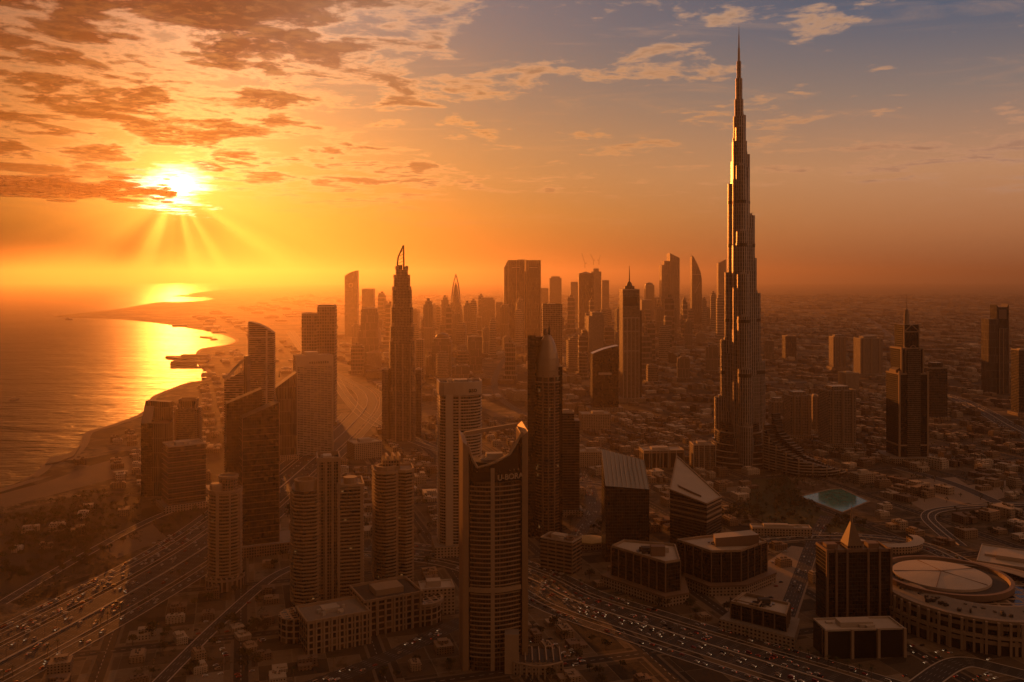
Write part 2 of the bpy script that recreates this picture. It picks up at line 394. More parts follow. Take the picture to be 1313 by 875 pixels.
def ground_material():
    m, t, b = pbr('city_ground'); tc = t.nodes.new('ShaderNodeTexCoord'); P = tc.outputs['Object']
    mp = t.nodes.new('ShaderNodeMapping'); mp.inputs['Rotation'].default_value = (0, 0, math.radians(28)); t.links.new(P, mp.inputs[0])
    def cells(scale, metric='CHEBYCHEV'):
        n = t.nodes.new('ShaderNodeTexVoronoi'); n.distance = metric; n.inputs['Scale'].default_value = scale; n.inputs['Randomness'].default_value = .85
        t.links.new(mp.outputs[0], n.inputs['Vector']); return n
    big, small = cells(1 / 170), cells(1 / 38)
    r1 = sep(t, big.outputs['Color'])[0]; r2 = sep(t, small.outputs['Color'])[1]
    n1 = noise(t, P, 1 / 420, 6, .6); n2 = noise(t, P, 1 / 22, 7, .68); n3 = noise(t, P, 1 / 3.0, 4, .7)
    plot = ramp(t, r1 * .6 + n1 * .5 - .05, [(.2, (.035, .032, .022)), (.38, (.10, .072, .045)), (.55, (.20, .145, .09)), (.75, (.28, .21, .135)), (.95, (.10, .085, .07))])
    fine = ramp(t, r2, [(.0, (.35, .35, .35)), (.35, (.75, .75, .75)), (.7, (1.1, 1.08, 1.0)), (1, (1.55, 1.5, 1.4))], 'CONSTANT')
    c = mixc(t, .75, plot, fine, 'MULTIPLY')
    scrub = (n2 * .7 + n1 * .5).step(.60, .70)
    c = mixc(t, scrub * .8, c, (.030, .028, .015))
    X, Y, _ = sep(t, P); ca, sa = math.cos(math.radians(17)), math.sin(math.radians(17)); gu, gv = X * ca + Y * sa, Y * ca - X * sa
    town = Y.lt(2300) * X.gt(-440)
    wn = t.nodes.new('ShaderNodeTexWhiteNoise'); wn.noise_dimensions = '2D'; t.links.new(comb(t, (gu / 31 + .5).floor(), (gv / 31 + .5).floor(), 0), wn.inputs['Vector']); lot = E(t, wn.outputs['Value'])
    lots = ramp(t, lot, [(0, (.045, .038, .03)), (.3, (.13, .095, .062)), (.55, (.23, .17, .11)), (.8, (.07, .055, .04)), (.92, (.30, .25, .19))], 'CONSTANT')
    c = mixc(t, town * .7 * (1 - scrub * .7), c, lots)
    edge = ((gu / 31).fract() - .5)._m('ABSOLUTE').lt(.022).max(((gv / 31).fract() - .5)._m('ABSOLUTE').lt(.022)) * lot.gt(.4)
    c = mixc(t, edge * town * .55, c, (.30, .235, .16))                      # boundary walls and kerbs of the plots
    su, sv = ((gu / 124 + .5).fract() - .5)._m('ABSOLUTE') * 124, ((gv / 155 + .5).fract() - .5)._m('ABSOLUTE') * 155
    walk = su.min(sv).lt(9.5) * town; street = su.min(sv).lt(6.5) * town; line = su.min(sv).lt(.35) * ((gu + gv) / 9).fract().lt(.5) * town
    c = mixc(t, walk, c, (.19, .145, .10)); c = mixc(t, street, c, (.050, .045, .04)); c = mixc(t, line * .8, c, (.5, .46, .4))
    c = scalec(t, c, .40 + n3 * .50 + n2 * .30)
    t.links.new(c, b.inputs['Base Color']); b.inputs['Roughness'].default_value = .95; b.inputs['Specular IOR Level'].default_value = .15
    bp = t.nodes.new('ShaderNodeBump'); bp.inputs['Strength'].default_value = .5; bp.inputs['Distance'].default_value = 2.5
    t.links.new((n2 + n3 * .3).k, bp.inputs['Height']); t.links.new(bp.outputs[0], b.inputs['Normal'])
    return m
def sea_material():
    m, t, b = pbr('sea_water'); tc = t.nodes.new('ShaderNodeTexCoord'); P = tc.outputs['Object']
    mp = t.nodes.new('ShaderNodeMapping'); mp.inputs['Rotation'].default_value = (0, 0, math.radians(-35)); mp.inputs['Scale'].default_value = (.38, 1, 1); t.links.new(P, mp.inputs[0])
    w1 = noise(t, mp.outputs[0], 1 / 26, 5, .62, .4); w2 = noise(t, mp.outputs[0], 1 / 150, 4, .6, .3); w3 = noise(t, P, 1 / 900, 3, .5)
    b.inputs['Base Color'].default_value = (.012, .016, .018, 1); b.inputs['IOR'].default_value = 1.33; b.inputs['Specular IOR Level'].default_value = .36
    t.links.new((w3 * .10 + .37).k, b.inputs['Roughness'])
    bp = t.nodes.new('ShaderNodeBump'); bp.inputs['Strength'].default_value = 1.0; bp.inputs['Distance'].default_value = 12.0
    t.links.new((w1 * .8 + w2 * 2.2).k, bp.inputs['Height']); t.links.new(bp.outputs[0], b.inputs['Normal'])
    return m
def asphalt_material():
    m, t, b = pbr('asphalt_carriageway'); uv = t.nodes.new('ShaderNodeUVMap'); u, v, _ = sep(t, uv.outputs[0])
    tc = t.nodes.new('ShaderNodeTexCoord'); n = noise(t, tc.outputs['Object'], .12, 6, .65); n2 = noise(t, comb(t, u * 1.3, v * .012, 0), 1.0, 4, .6)
    line = (u / 3.6).fract().lt(.055) * (v / 14).fract().lt(.42)
    c = scalec(t, (.050, .044, .038), .40 + n * .6 + n2 * .5)
    t.links.new(mixc(t, line * .7, c, (.6, .58, .52)), b.inputs['Base Color']); b.inputs['Roughness'].default_value = .78; b.inputs['Specular IOR Level'].default_value = .25
    return m
ASPH = asphalt_material()
BEACH = plain('beach_sand', (.20, .14, .085), .9, var=.3, scale=.02)
PAVE = plain('pale_paving', (.26, .20, .145), .85, var=.4, scale=.06)
EARTH = plain('dry_earth', (.17, .115, .07), .95, var=.5, scale=.02)
GRASSG = plain('watered_lawn', (.045, .05, .02), .95, var=.5, scale=.05)

kind(MB().prism([(-60000, -900), (60000, -900), (60000, 60000), (-60000, 60000)], -30, -2.0, 0, 0, True).build('sea', sea_material()), 'structure')
flat('ground', [LAND], 0.0, ground_material())
# sandy edge of the land
bm_ = MB(); CL = smooth_line([COAST[1]] + COAST[2:46], 3)
ribbon(bm_, CL, -3, 15, .35); kind(bm_.build('beach', BEACH), 'structure')
wb = MB()
A = offset_line(CL, -3)
for i in range(len(A) - 1): wb.face([(*A[i + 1], -4), (*A[i], -4), (*A[i], .35), (*A[i + 1], .35)])
kind(wb.build('shore_edge', plain('wet_rock', (.10, .075, .05), .8)), 'structure')

ROADS = []       # (line, half width)
def road(name, pts, half, z, kerb=True, median=True, px=True):
    L = smooth_line([gp(*p) for p in pts] if px else pts, 8)
    mb = MB(); ribbon(mb, L, -half, half, z); kind(mb.build(name, ASPH), 'structure')
    if kerb:
        mk = MB(); wall_ribbon(mk, L, -half - 1.2, -half, 0, z + .14); wall_ribbon(mk, L, half, half + 1.2, 0, z + .14)
        kind(mk.build('kerb', CONC), 'structure')
    if median:
        mm = MB(); wall_ribbon(mm, L, -.9, .9, 0, z + .9); kind(mm.build('road_median', CONC), 'structure')
    ROADS.append((L, half)); return L
# the coastal expressway at the left: express lanes with service roads on both sides
HW = [(-560, 600), (-505, 740), (-470, 863), (-438, 1000), (-415, 1130), (-402, 1260), (-398, 1450), (-395, 1700), (-392, 2100), (-410, 2500), (-470, 2800), (-585, 3100), (-740, 3500), (-1000, 4300), (-1500, 6000)]
hwL = road('coastal_expressway', HW, 27, .20, px=False)
def parallel(name, L, k, half, z, a=0, b=None):
    P = offset_line(L, k)[a:b]; mb = MB(); ribbon(mb, P, -half, half, z); kind(mb.build(name, ASPH), 'structure')
    mk = MB(); wall_ribbon(mk, P, -half - 1, -half, 0, z + .14); wall_ribbon(mk, P, half, half + 1, 0, z + .14); kind(mk.build('kerb', CONC), 'structure')
    ROADS.append((P, half)); return P
svA = parallel('service_road', hwL, 44, 8, .17, 0, 84); svB = parallel('service_road', hwL, -44, 8, .17, 0, 70); svC = parallel('frontage_road', hwL, -66, 5, .15, 0, 48)
# the curving highway in the middle, sweeping down to the right
MW = [(-190, 1190), (-70, 1150), (18, 1062), (70, 985), (142, 915), (210, 852), (280, 790), (360, 715), (470, 600)]
mwL = road('curved_highway', MW, 24, .22, px=False)
mA = parallel('slip_road', mwL, 40, 6, .18, 0, 64); mB = parallel('slip_road', mwL, -38, 6, .18, 8, 64)
XR = [(-330, 640), (-200, 760), (-121, 836), (-62, 915), (10, 990), (60, 1090), (95, 1250), (130, 1420), (120, 1750), (60, 2200), (-40, 2700), (-60, 3300), (-20, 4200)]
xL = road('cross_road', XR, 11, .26, px=False, kerb=False, median=False)
R1 = road('boulevard', [(700, 690), (850, 700), (940, 695), (1040, 688), (1120, 690), (1184, 700), (1235, 722), (1313, 760), (1420, 800)], 14, .21)
R2 = road('ring_road', [(1230, 700), (1205, 680), (1190, 664), (1200, 655), (1240, 650), (1330, 646), (1450, 650)], 9, .24)
R3 = road('desert_highway', [(1420, 640), (1330, 567), (1290, 544), (1255, 524), (1215, 508), (1150, 496), (1050, 490), (900, 492), (760, 497)], 22, .23)
R4 = road('city_street', [(1002, 806), (1030, 730), (1045, 690), (1060, 662)], 9, .27, median=False, kerb=False)
R5 = road('city_street', [(1180, 880), (1230, 850), (1290, 860), (1400, 890)], 10, .28, median=False)
R6 = road('city_street', [(1150, 600), (1220, 620), (1290, 650), (1400, 700)], 10, .29, median=False)
R7 = road('straight_avenue', [(1145, 436), (1128, 420), (1108, 407), (1090, 398)], 22, .22, median=False)
R8 = road('inner_road', [(430, 486), (445, 510), (470, 535), (520, 560), (590, 585), (690, 610), (800, 625)], 16, .25)
R9 = road('city_street', [(0, 775), (90, 722), (190, 668), (262, 640)], 6, .16, median=False)
R10 = road('city_street', [(200, 880), (280, 800), (350, 740), (400, 720)], 6, .19, median=False)

# plots of a plain nature
def plot(name, pts, z, mat): return flat(name, [[gp(*p) for p in pts]], z, mat)
plot('sand_lot', [(0, 652), (70, 634), (182, 604), (182, 580), (120, 596), (60, 618), (0, 634)], .06, EARTH)
plot('paved_lot', [(130, 703), (195, 672), (215, 690), (150, 716)], .07, EARTH)
plot('car_park', [(80, 757), (175, 716), (183, 724), (96, 762)], .08, plain('dark_tarmac', (.035, .033, .032), .8))
plot('car_park', [(0, 800), (62, 766), (78, 771), (8, 815)], .08, MATS['dark_tarmac'])
plot('park_lawn', [(955, 655), (965, 615), (1010, 612), (1035, 640), (1070, 668), (1120, 680), (1010, 688)], .09, GRASSG)
plot('paved_square', [(1120, 618), (1225, 612), (1270, 640), (1185, 655)], .05, PAVE)
plot('paved_square', [(1195, 628), (1300, 615), (1313, 632), (1250, 648)], .075, PAVE)
plot('paved_square', [(915, 765), (1015, 700), (1050, 705), (1020, 800), (985, 840)], .055, PAVE)
plot('scrub_ground', [(0, 660), (120, 632), (182, 640), (180, 690), (100, 735), (0, 770)], .045, plain('scrub_soil', (.055, .042, .025), .95, var=.5, scale=.03))
LAKE = [gp(*p) for p in [(1027, 637), (1080, 657), (1113, 643), (1079, 627.5), (1066, 628)]]
def lake_material():
    m, t, b = pbr('turquoise_pool'); tc = t.nodes.new('ShaderNodeTexCoord'); n = noise(t, tc.outputs['Object'], .06, 5, .6); n2 = noise(t, tc.outputs['Object'], .5, 3, .6)
    t.links.new(ramp(t, n, [(.3, (.02, .16, .15)), (.7, (.05, .27, .24))]), b.inputs['Base Color']); b.inputs['Roughness'].default_value = .07
    bp = t.nodes.new('ShaderNodeBump'); bp.inputs['Strength'].default_value = .12; t.links.new(n2.k, bp.inputs['Height']); t.links.new(bp.outputs[0], b.inputs['Normal']); return m
flat('lake', [LAKE], .30, lake_material())
lk = MB(); wall_ribbon(lk, LAKE + [LAKE[0]], -.3, 4, 0, .6); kind(lk.build('lake_promenade', PAVE), 'structure')
def on_road(x, y, pad=4):
    for L, h in ROADS:
        for i in range(0, len(L) - 1):
            (ax, ay), (bx, by) = L[i], L[i + 1]
            if min(abs(ax - x), abs(bx - x)) > 260 or min(abs(ay - y), abs(by - y)) > 260: continue
            dx, dy = bx - ax, by - ay; q = max(0, min(1, ((x - ax) * dx + (y - ay) * dy) / (dx * dx + dy * dy + 1e-9)))
            if math.hypot(x - ax - q * dx, y - ay - q * dy) < h + pad: return True
    return False
def free(x, y, pad=6, road_pad=4):
    if not inside(LAND, x, y) or inside(LAKE, x, y): return False
    for a, b, r in FOOT:
        if abs(a - x) < r + pad and abs(b - y) < r + pad and math.hypot(a - x, b - y) < r + pad: return False
    return not on_road(x, y, road_pad)

# ------------------------------------------------------------------ the air
def build_haze(density=.46e-4):
    m = bpy.data.materials.new('warm_haze'); m.use_nodes = True; t = m.node_tree; t.nodes.clear()
    o = t.nodes.new('ShaderNodeOutputMaterial'); v = t.nodes.new('ShaderNodeVolumePrincipled')
    v.inputs['Color'].default_value = (.58, .46, .345, 1); v.inputs['Density'].default_value = density; v.inputs['Anisotropy'].default_value = .74
    t.links.new(v.outputs[0], o.inputs['Volume'])
    try: m.cycles.homogeneous_volume = True
    except Exception: pass
    mb = MB(); P = [(-61000, -1000), (61000, -1000), (61000, 61000), (-61000, 61000)]
    mb.prism(P, -31, HAZE_TOP, 0, 0, True)
    kind(mb.build('haze', m), 'stuff')
HAZE_TOP = 850.0
build_haze()

# ------------------------------------------------------------------ the cloud bank left of the sun that shades the bay
def build_cloud_bank():
    m = bpy.data.materials.new('cloud_vapour'); m.use_nodes = True; t = m.node_tree; t.nodes.clear()
    o = t.nodes.new('ShaderNodeOutputMaterial'); d = t.nodes.new('ShaderNodeBsdfDiffuse'); tr = t.nodes.new('ShaderNodeBsdfTransparent'); mx = t.nodes.new('ShaderNodeMixShader')
    d.inputs[0].default_value = (.5, .4, .34, 1); lw = t.nodes.new('ShaderNodeLayerWeight'); lw.inputs[0].default_value = .5
    tc = t.nodes.new('ShaderNodeTexCoord'); n = noise(t, tc.outputs['Object'], 1 / 420, 7, .65)
    a = (1 - E(t, lw.outputs['Facing'])).step(.0, .8) * n.step(.24, .58) * .85
    t.links.new(a.k, mx.inputs[0]); t.links.new(tr.outputs[0], mx.inputs[1]); t.links.new(d.outputs[0], mx.inputs[2]); t.links.new(mx.outputs[0], o.inputs[0])
    hz = Vector((SUN.x, SUN.y, 0)).normalized(); rt = Vector((hz.y, -hz.x, 0)); r = random.Random(21); mb = MB(); dist = 66500.0
    for i in range(254):
        v = -380 + 420 * r.gauss(0, 1) * (.6 + .4 * math.sin(i * .11)); u = (-620 if v > -330 else -310) - (i / 229) ** 1.4 * 15500 + r.uniform(-160, 160); v += (i / 229) * r.uniform(-500, 700)
        c = hz * (dist + r.uniform(0, 900)) + rt * u + Vector((0, 0, CAM_H + dist * math.tan(SUN_EL) + v))
        rx, rz = r.uniform(240, 460) * (1 + i / 60), r.choice([r.uniform(30, 60), r.uniform(50, 120), r.uniform(70, 120)]) * (1 + i / 230)
        if i >= 230: u, v, rx, rz = -560 + (i % 6) * 75, -600 + (i // 6 % 4) * 85, r.uniform(300, 420), r.uniform(60, 95); c = hz * (dist + i) + rt * u + Vector((0, 0, CAM_H + dist * math.tan(SUN_EL) + v))
        off = len(mb.v); lat, lon = 10, 20
        for a in range(lat + 1):
            for b in range(lon):
                p = math.pi * a / lat; q = 2 * math.pi * b / lon; k = 1 + .12 * math.sin(3 * q + i) * math.sin(2 * p + i)
                w = rt * (rx * k * math.sin(p) * math.cos(q)) + hz * (rx * .6 * k * math.sin(p) * math.sin(q)) + Vector((0, 0, rz * k * math.cos(p)))
                mb.v.append(tuple(c + w))
        for a in range(lat):
            for b in range(lon):
                f = [off + a * lon + b, off + (a + 1) * lon + b, off + (a + 1) * lon + (b + 1) % lon, off + a * lon + (b + 1) % lon]
                mb.f.append(f); mb.uv.append([(0, 0)] * 4); mb.m.append(0); mb.smooth.append(True)
    kind(mb.build('clouds', m), 'stuff')
build_cloud_bank()
# ------------------------------------------------------------------ helpers for towers
def parapet(T, poly, z, h=1.6, th=1.0, mat=None):
    inner = grow(poly, -th); mb = MB(); n = len(poly)
    for i in range(n):
        a, b, c, d = poly[i], poly[(i + 1) % n], inner[(i + 1) % n], inner[i]
        mb.face([(*a, z), (*b, z), (*b, z + h), (*a, z + h)]); mb.face([(*c, z), (*d, z), (*d, z + h), (*c, z + h)]); mb.face([(*a, z + h), (*b, z + h), (*c, z + h), (*d, z + h)])
    return mb.build('parapet', mat or CONC, T)
def plant(T, w, d, z, seed=0, n=5, x=0, y=0, mat=None):
    r = random.Random(seed); mb = MB()
    mb.box(x + r.uniform(-.1, .1) * w, y + r.uniform(-.1, .1) * d, w * .42, d * .42, z, z + r.uniform(3.5, 6.5))
    for _ in range(n):
        a, b = r.uniform(-.36, .36) * w, r.uniform(-.36, .36) * d
        mb.box(x + a, y + b, r.uniform(.06, .16) * w, r.uniform(.06, .16) * d, z, z + r.uniform(1.5, 3.8), r.choice([0, 0, .3]))
    return mb.build('roof_plant', mat or CONC, T)
def mast(T, x, y, z0, z1, r=.8, mat=None, name='mast'):
    return MB().lathe([(r * 1.8, z0), (r, z0 + (z1 - z0) * .3), (r * .6, z0 + (z1 - z0) * .6), (.12, z1)], 8, x=x, y=y).build(name, mat or DSTEEL, T)
def slabs(T, poly, z0, z1, dz, out=1.3, th=.9, mat=None, name='floor_band'):
    P = grow(poly, out); z = z0; first = None; k = 0
    while z < z1 and k < 95:
        if first is None: first = MB().prism(P, 0, th, 0, 0, True).build(name, mat or CONC, T, (0, 0, z))
        else: rep(first, (0, 0, z), T)
        z += dz; k += 1
def text(T, s, size, loc, rot, mat, name='lettering', depth=.35, bold=0):
    c = bpy.data.curves.new('lettering', 'FONT'); c.body = s; c.size = size; c.extrude = depth; c.offset = bold; c.align_x = 'CENTER'
    o = bpy.data.objects.new('tmp', c); COL.objects.link(o); bpy.context.view_layer.update()
    me = bpy.data.meshes.new_from_object(o.evaluated_get(bpy.context.evaluated_depsgraph_get())); bpy.data.objects.remove(o)
    me.materials.clear(); me.materials.append(mat); q = bpy.data.objects.new(name, me); COL.objects.link(q); q.parent = T; q.location = loc; q.rotation_euler = rot; return q
def podium(T, w, d, h, mat=None, y=0, x=0, name='podium'):
    o = MB().prism(rect(w, d, x, y), 0, h, 0, 1).build(name, [mat or F_LOW, ROOF], T); return o
def pods(S, k=1.35): return S.w * k, S.d * k

def block(label, S, mat, cat='tower', name='office_tower', tiers=None, crown='flat', roofmat=None, group=None, seed=0, pod=True, top=None, crown_h=10, mast_to=None, para=None, belts=(), ribs=0):
    """a tower of stacked boxes; tiers: (from, to, width, depth, shift x, shift y) as fractions"""
    T = thing(name, label, cat, S.loc, S.rot, group); H = S.h; mb = MB(); last = None
    for (a, b, kw, kd, ox, oy) in (tiers or [(0, 1, 1, 1, 0, 0)]):
        P = rect(S.w * kw, S.d * kd, ox * S.w, oy * S.d); z1 = b * H; f = None
        if b >= .999 and crown == 'slant':            # top falls by crown_h to one side
            sgn, hw = (1 if crown_h > 0 else -1), S.w * kw / 2; ch = abs(crown_h)
            f = lambda x, y, z1=z1, hw=hw, sgn=sgn, ch=ch: z1 - ch * (.5 - sgn * x / (2 * hw))
        mb.prism(P, a * H, f or z1, 0, 1); last = (P, z1, kw * S.w, kd * S.d, ox * S.w, oy * S.d)
    mb.build('facade', [mat, roofmat or ROOF], T)
    P, z, w, d, ox, oy = last
    if ribs:
        rb = MB()
        for i in range(ribs + 1):
            x = -S.w / 2 + S.w * i / ribs; rb.box(x, -S.d / 2 - .5, 1.3, 1.2, 0, (tiers[0][1] if tiers else 1) * H - (abs(crown_h) if crown == 'slant' else 0), 0, 0)
        rb.build('pier', CONC, T)
    for z0 in belts: MB().prism(grow(rect(S.w, S.d), .8), z0 * H, z0 * H + 4, 0, 0, True).build('belt_course', para or CONC, T)
    if crown == 'flat':
        parapet(T, P, z, 1.6 + S.h * .006, 1, para); plant(T, w, d, z, seed + 3, 4, ox, oy)
    elif crown == 'box':
        parapet(T, P, z, 2.2, 1, para); MB().box(ox, oy, w * .62, d * .62, z, z + crown_h).build('penthouse', [mat], T)
    elif crown == 'dome':
        r = min(w, d) * .46
        MB().lathe([(r * 1.06, z), (r * 1.06, z + 3), (r, z + 3)] + [(r * math.cos(t * .1 * math.pi / 2), z + 3 + crown_h * math.sin(t * .1 * math.pi / 2)) for t in range(1, 10)] + [(.6, z + 3 + crown_h), (.5, z + crown_h + 9), (.1, z + crown_h + 14)], 24, x=ox, y=oy).build('dome', DSTEEL, T)
        parapet(T, P, z, 2.5, 1, para)
    elif crown == 'pyramid':
        m = MB(); Q = rect(w * .9, d * .9, ox, oy)
        for i in range(4): m.face([(*Q[i], z), (*Q[(i + 1) % 4], z), (ox, oy, z + crown_h)])
        m.build('pyramid_roof', BROWN, T)
    elif crown == 'ogive':                            # needle made of four bent legs
        for sx, sy in ((-1, -1), (1, -1), (1, 1), (-1, 1)):
            m = MB(); pts = [(ox + sx * w * .42 * (1 - t * t), oy + sy * d * .42 * (1 - t * t), z + crown_h * t) for t in (0, .25, .5, .7, .85, 1)]
            for p, q in zip(pts, pts[1:]): m.bar(p, q, w * .055)
            m.build('crown_rib', CONC, T)
        MB().lathe([(w * .34, z), (w * .30, z + crown_h * .25), (w * .18, z + crown_h * .52), (.4, z + crown_h * .75)], 12, x=ox, y=oy).build('lantern', mat, T)
    if mast_to: mast(T, ox, oy, z + (crown_h if crown in ('box', 'dome') else 0), mast_to, max(.8, S.mpp * .5))
    if pod: podium(T, S.w * 1.3, S.d * 1.3, 9 + (seed % 4) * 3, F_LOW)
    return T
def prof_tower(label, S, poly, mat, cat='tower', name='office_tower', roofmat=None, group=None, extra=None, pod=True):
    """an outline in width fractions and photograph heights, extruded through the depth"""
    T = thing(name, label, cat, S.loc, S.rot, group)
    MB().profile([(a * S.w, S.z(y) if y is not None else 0) for a, y in poly], -S.d / 2, S.d / 2, 0, 1).build('facade', [mat, roofmat or ROOF], T)
    if pod: podium(T, S.w * 1.35, S.d * 1.35, 10, F_LOW)
    return T
def arc(xa, ya, xb, yb, bulge, n=8):
    """points of a bowed line between two outline points (bulge in the y sense of the photograph, upwards)"""
    return [(xa + (xb - xa) * t / n, ya + (yb - ya) * t / n - bulge * 4 * (t / n) * (1 - t / n)) for t in range(n + 1)]

# ------------------------------------------------------------------ the tallest tower
def build_needle():
    S = Site(911, 984, 33, 600, 0, 1.0); S.rot = 0
    T = thing('supertall_tower', 'tallest tower, stepped steel and glass needle with thin spire above all others', 'skyscraper', S.loc)
    FOOT[-1] = (S.x, S.D, 95); z = S.z; m = S.mpp
    def lobe(mb, ang, d, r, top, z0=0, n=9):
        c, s = math.cos(ang), math.sin(ang)
        P = [(-s * -r, c * -r)] + [(c * d + r * math.cos(ang - math.pi / 2 + math.pi * i / n), s * d + r * math.sin(ang - math.pi / 2 + math.pi * i / n)) for i in range(n + 1)] + [(-s * r, c * r)]
        P[0] = (s * r, -c * r)
        mb.prism(P, z0, top, 0, 1, u0=.4); return P
    wings = {
        'left': (math.radians(158), [(937.7, 177, 9), (932, 236, 10), (928.4, 349.5, 11), (923, 436, 12), (916, 510, 12.5), (909, 566, 13)]),
        'right': (math.radians(20), [(954.8, 148, 8.5), (960.3, 198, 9.5), (967.4, 276, 10), (969.8, 331, 11), (975.3, 376, 11.5), (982, 464, 12.5), (988, 545, 13)]),
        'front': (math.radians(268), [(12, 165, 9), (17, 214, 10), (25, 298, 10.5), (33, 352, 11), (42, 405, 11.5), (50, 470, 12.5), (60, 540, 13)]),
        'rear': (math.radians(90), [(14, 190, 9), (26, 310, 10)]),
    }
    belt_z = [z(262), z(317), z(413), z(480)]
    belts = {k: MB() for k in belt_z}
    for w, (ang, tiers) in wings.items():
        mb = MB(); caps = MB()
        for (p, y, r) in tiers:
            if w in ('left', 'right'):
                ext = abs(p - 945.5) * m; d = max((ext - r) / abs(math.cos(ang)), 1)
            else: d = p
            P = lobe(mb, ang, d, r, z(y))
            c, s = math.cos(ang), math.sin(ang)
            caps.lathe([(.5, z(y)), (.4, z(y) + 7)], 6, x=c * (d + r * .5), y=s * (d + r * .5)); caps.box(c * d, s * d, r * .8, r * .8, z(y), z(y) + 4)
            for sd in (-1, 1):                          # lower half-round bays on both flanks of each wing
                ox, oy = -s * sd * r * .98, c * sd * r * .98
                q = MB(); lobe(q, ang, d * .72, r * .52, z(y) - 26)
                mb.v += []; off = len(mb.v)
                mb.v += [(a + ox, b + oy, e) for a, b, e in q.v]; mb.f += [[i + off for i in f] for f in q.f]; mb.uv += q.uv; mb.m += q.m; mb.smooth += q.smooth
            for bz in belt_z:
                if bz < z(y) - 12: lobe(belts[bz], ang, d, r + .5, bz + 6.5, bz)
        wo = mb.build('wing', [F_BURJ, ROOF], T); caps.build('roof_plant', STEEL, wo)
    for bz, b in belts.items(): b.build('mechanical_belt', DSTEEL, T)
    MB().lathe([(11, 0), (11, z(150)), (8.5, z(150)), (8.5, z(128)), (6.6, z(128)), (6.6, z(101)), (4.2, z(101)), (4.2, z(79))], 20).build('core', F_BURJ, T)
    MB().lathe([(2.6, z(79)), (2.2, z(62)), (1.5, z(62)), (1.1, z(46)), (.8, z(46)), (.25, z(33))], 10).build('spire', STEEL, T)
    p = MB(); p.lathe([(70, 0), (68, 9), (63, 9), (61, 18), (56, 18), (54, 28), (49, 28), (47, 40), (43, 40), (41, 62), (38, 62), (37, 80)], 40, sx=1.02); p.build('podium', F_DBAND, T)
    for rr, zz in ((69, 8.4), (62, 17.4), (55, 27.4), (48, 39.4), (42, 61.4)): MB().lathe([(rr, zz), (rr + 1.6, zz), (rr + 1.6, zz + 1.5), (rr - 1, zz + 1.5)], 40, sx=1.02, cap=False).build('terrace_edge', CONC, T)
    # the curved residences that sweep down beside it
    pts = [(979, 527, 601), (986, 549, 603), (995, 562, 605), (1008, 573, 608), (1024, 582, 611), (1042, 589, 612), (1060, 594, 612), (1076, 598, 610), (1086, 601, 607)]
    L, tops = [], []; xs = smooth_line([(a, b) for a, b, c in pts], 3); ys = smooth_line([(a, c) for a, b, c in pts], 3); pts = [(a[0], a[1], b[1]) for a, b in zip(xs, ys)]
    for x, yt, yb in pts:
        X, D = gp(x, yb); L.append((X, D)); tops.append(CAM_H - (yt - YH) * (D + 14) / F)
    T2 = thing('curved_residence', 'low curved residence with glinting balcony bands sweeping down at the foot of the tallest tower', 'building', (L[12][0], L[12][1], 0))
    L = [(x - T2.location.x, y - T2.location.y) for x, y in L]; R = offset_line(L, -38); mb = MB(); u = 0
    for i in range(len(L) - 1):                    # each bay of the sweep is a step lower than the last
        dd = math.hypot(L[i + 1][0] - L[i][0], L[i + 1][1] - L[i][1]); tz = (tops[i] + tops[i + 1]) / 2; M0, M1 = (Vector(L[i]) + Vector(R[i])) / 2, (Vector(L[i + 1]) + Vector(R[i + 1])) / 2
        mb.prism([L[i], L[i + 1], tuple(M1), tuple(M0)], 0, tz * .80, 0, 1, u0=u); mb.prism([tuple(M0), tuple(M1), R[i + 1], R[i]], 0, tz, 0, 1, u0=u); u += dd
    mb.build('facade', [F_DBAND, ROOF], T2); H0 = 4.0; n_ = 0
    while H0 < max(tops) * .8 - 4:
        for i in range(len(L) - 1):
            tz = (tops[i] + tops[i + 1]) / 2
            if H0 < tz * .80 - 2: n_ += 1
        bm = MB(); wall_ribbon(bm, L[:n_ + 1], -.1, 3.0, H0, H0 + 1.3); bm.build('balcony', CONC, T2)
        H0 += 5.2; n_ = 0
    for i in range(0, len(L), 3): MB().box(L[i][0], L[i][1], 2.4, 3.6, 0, tops[min(i, len(tops) - 2)] * .8 + 1).build('party_wall', SAND, T2)
    # left annexe of the tower
    S2 = Site(884, 917, 569, 603, 0, .9); block('sandy block with dark window bays at the left foot of the tallest tower', S2, F_RESD, 'building', 'annexe_building', pod=False, ribs=4)
build_needle()

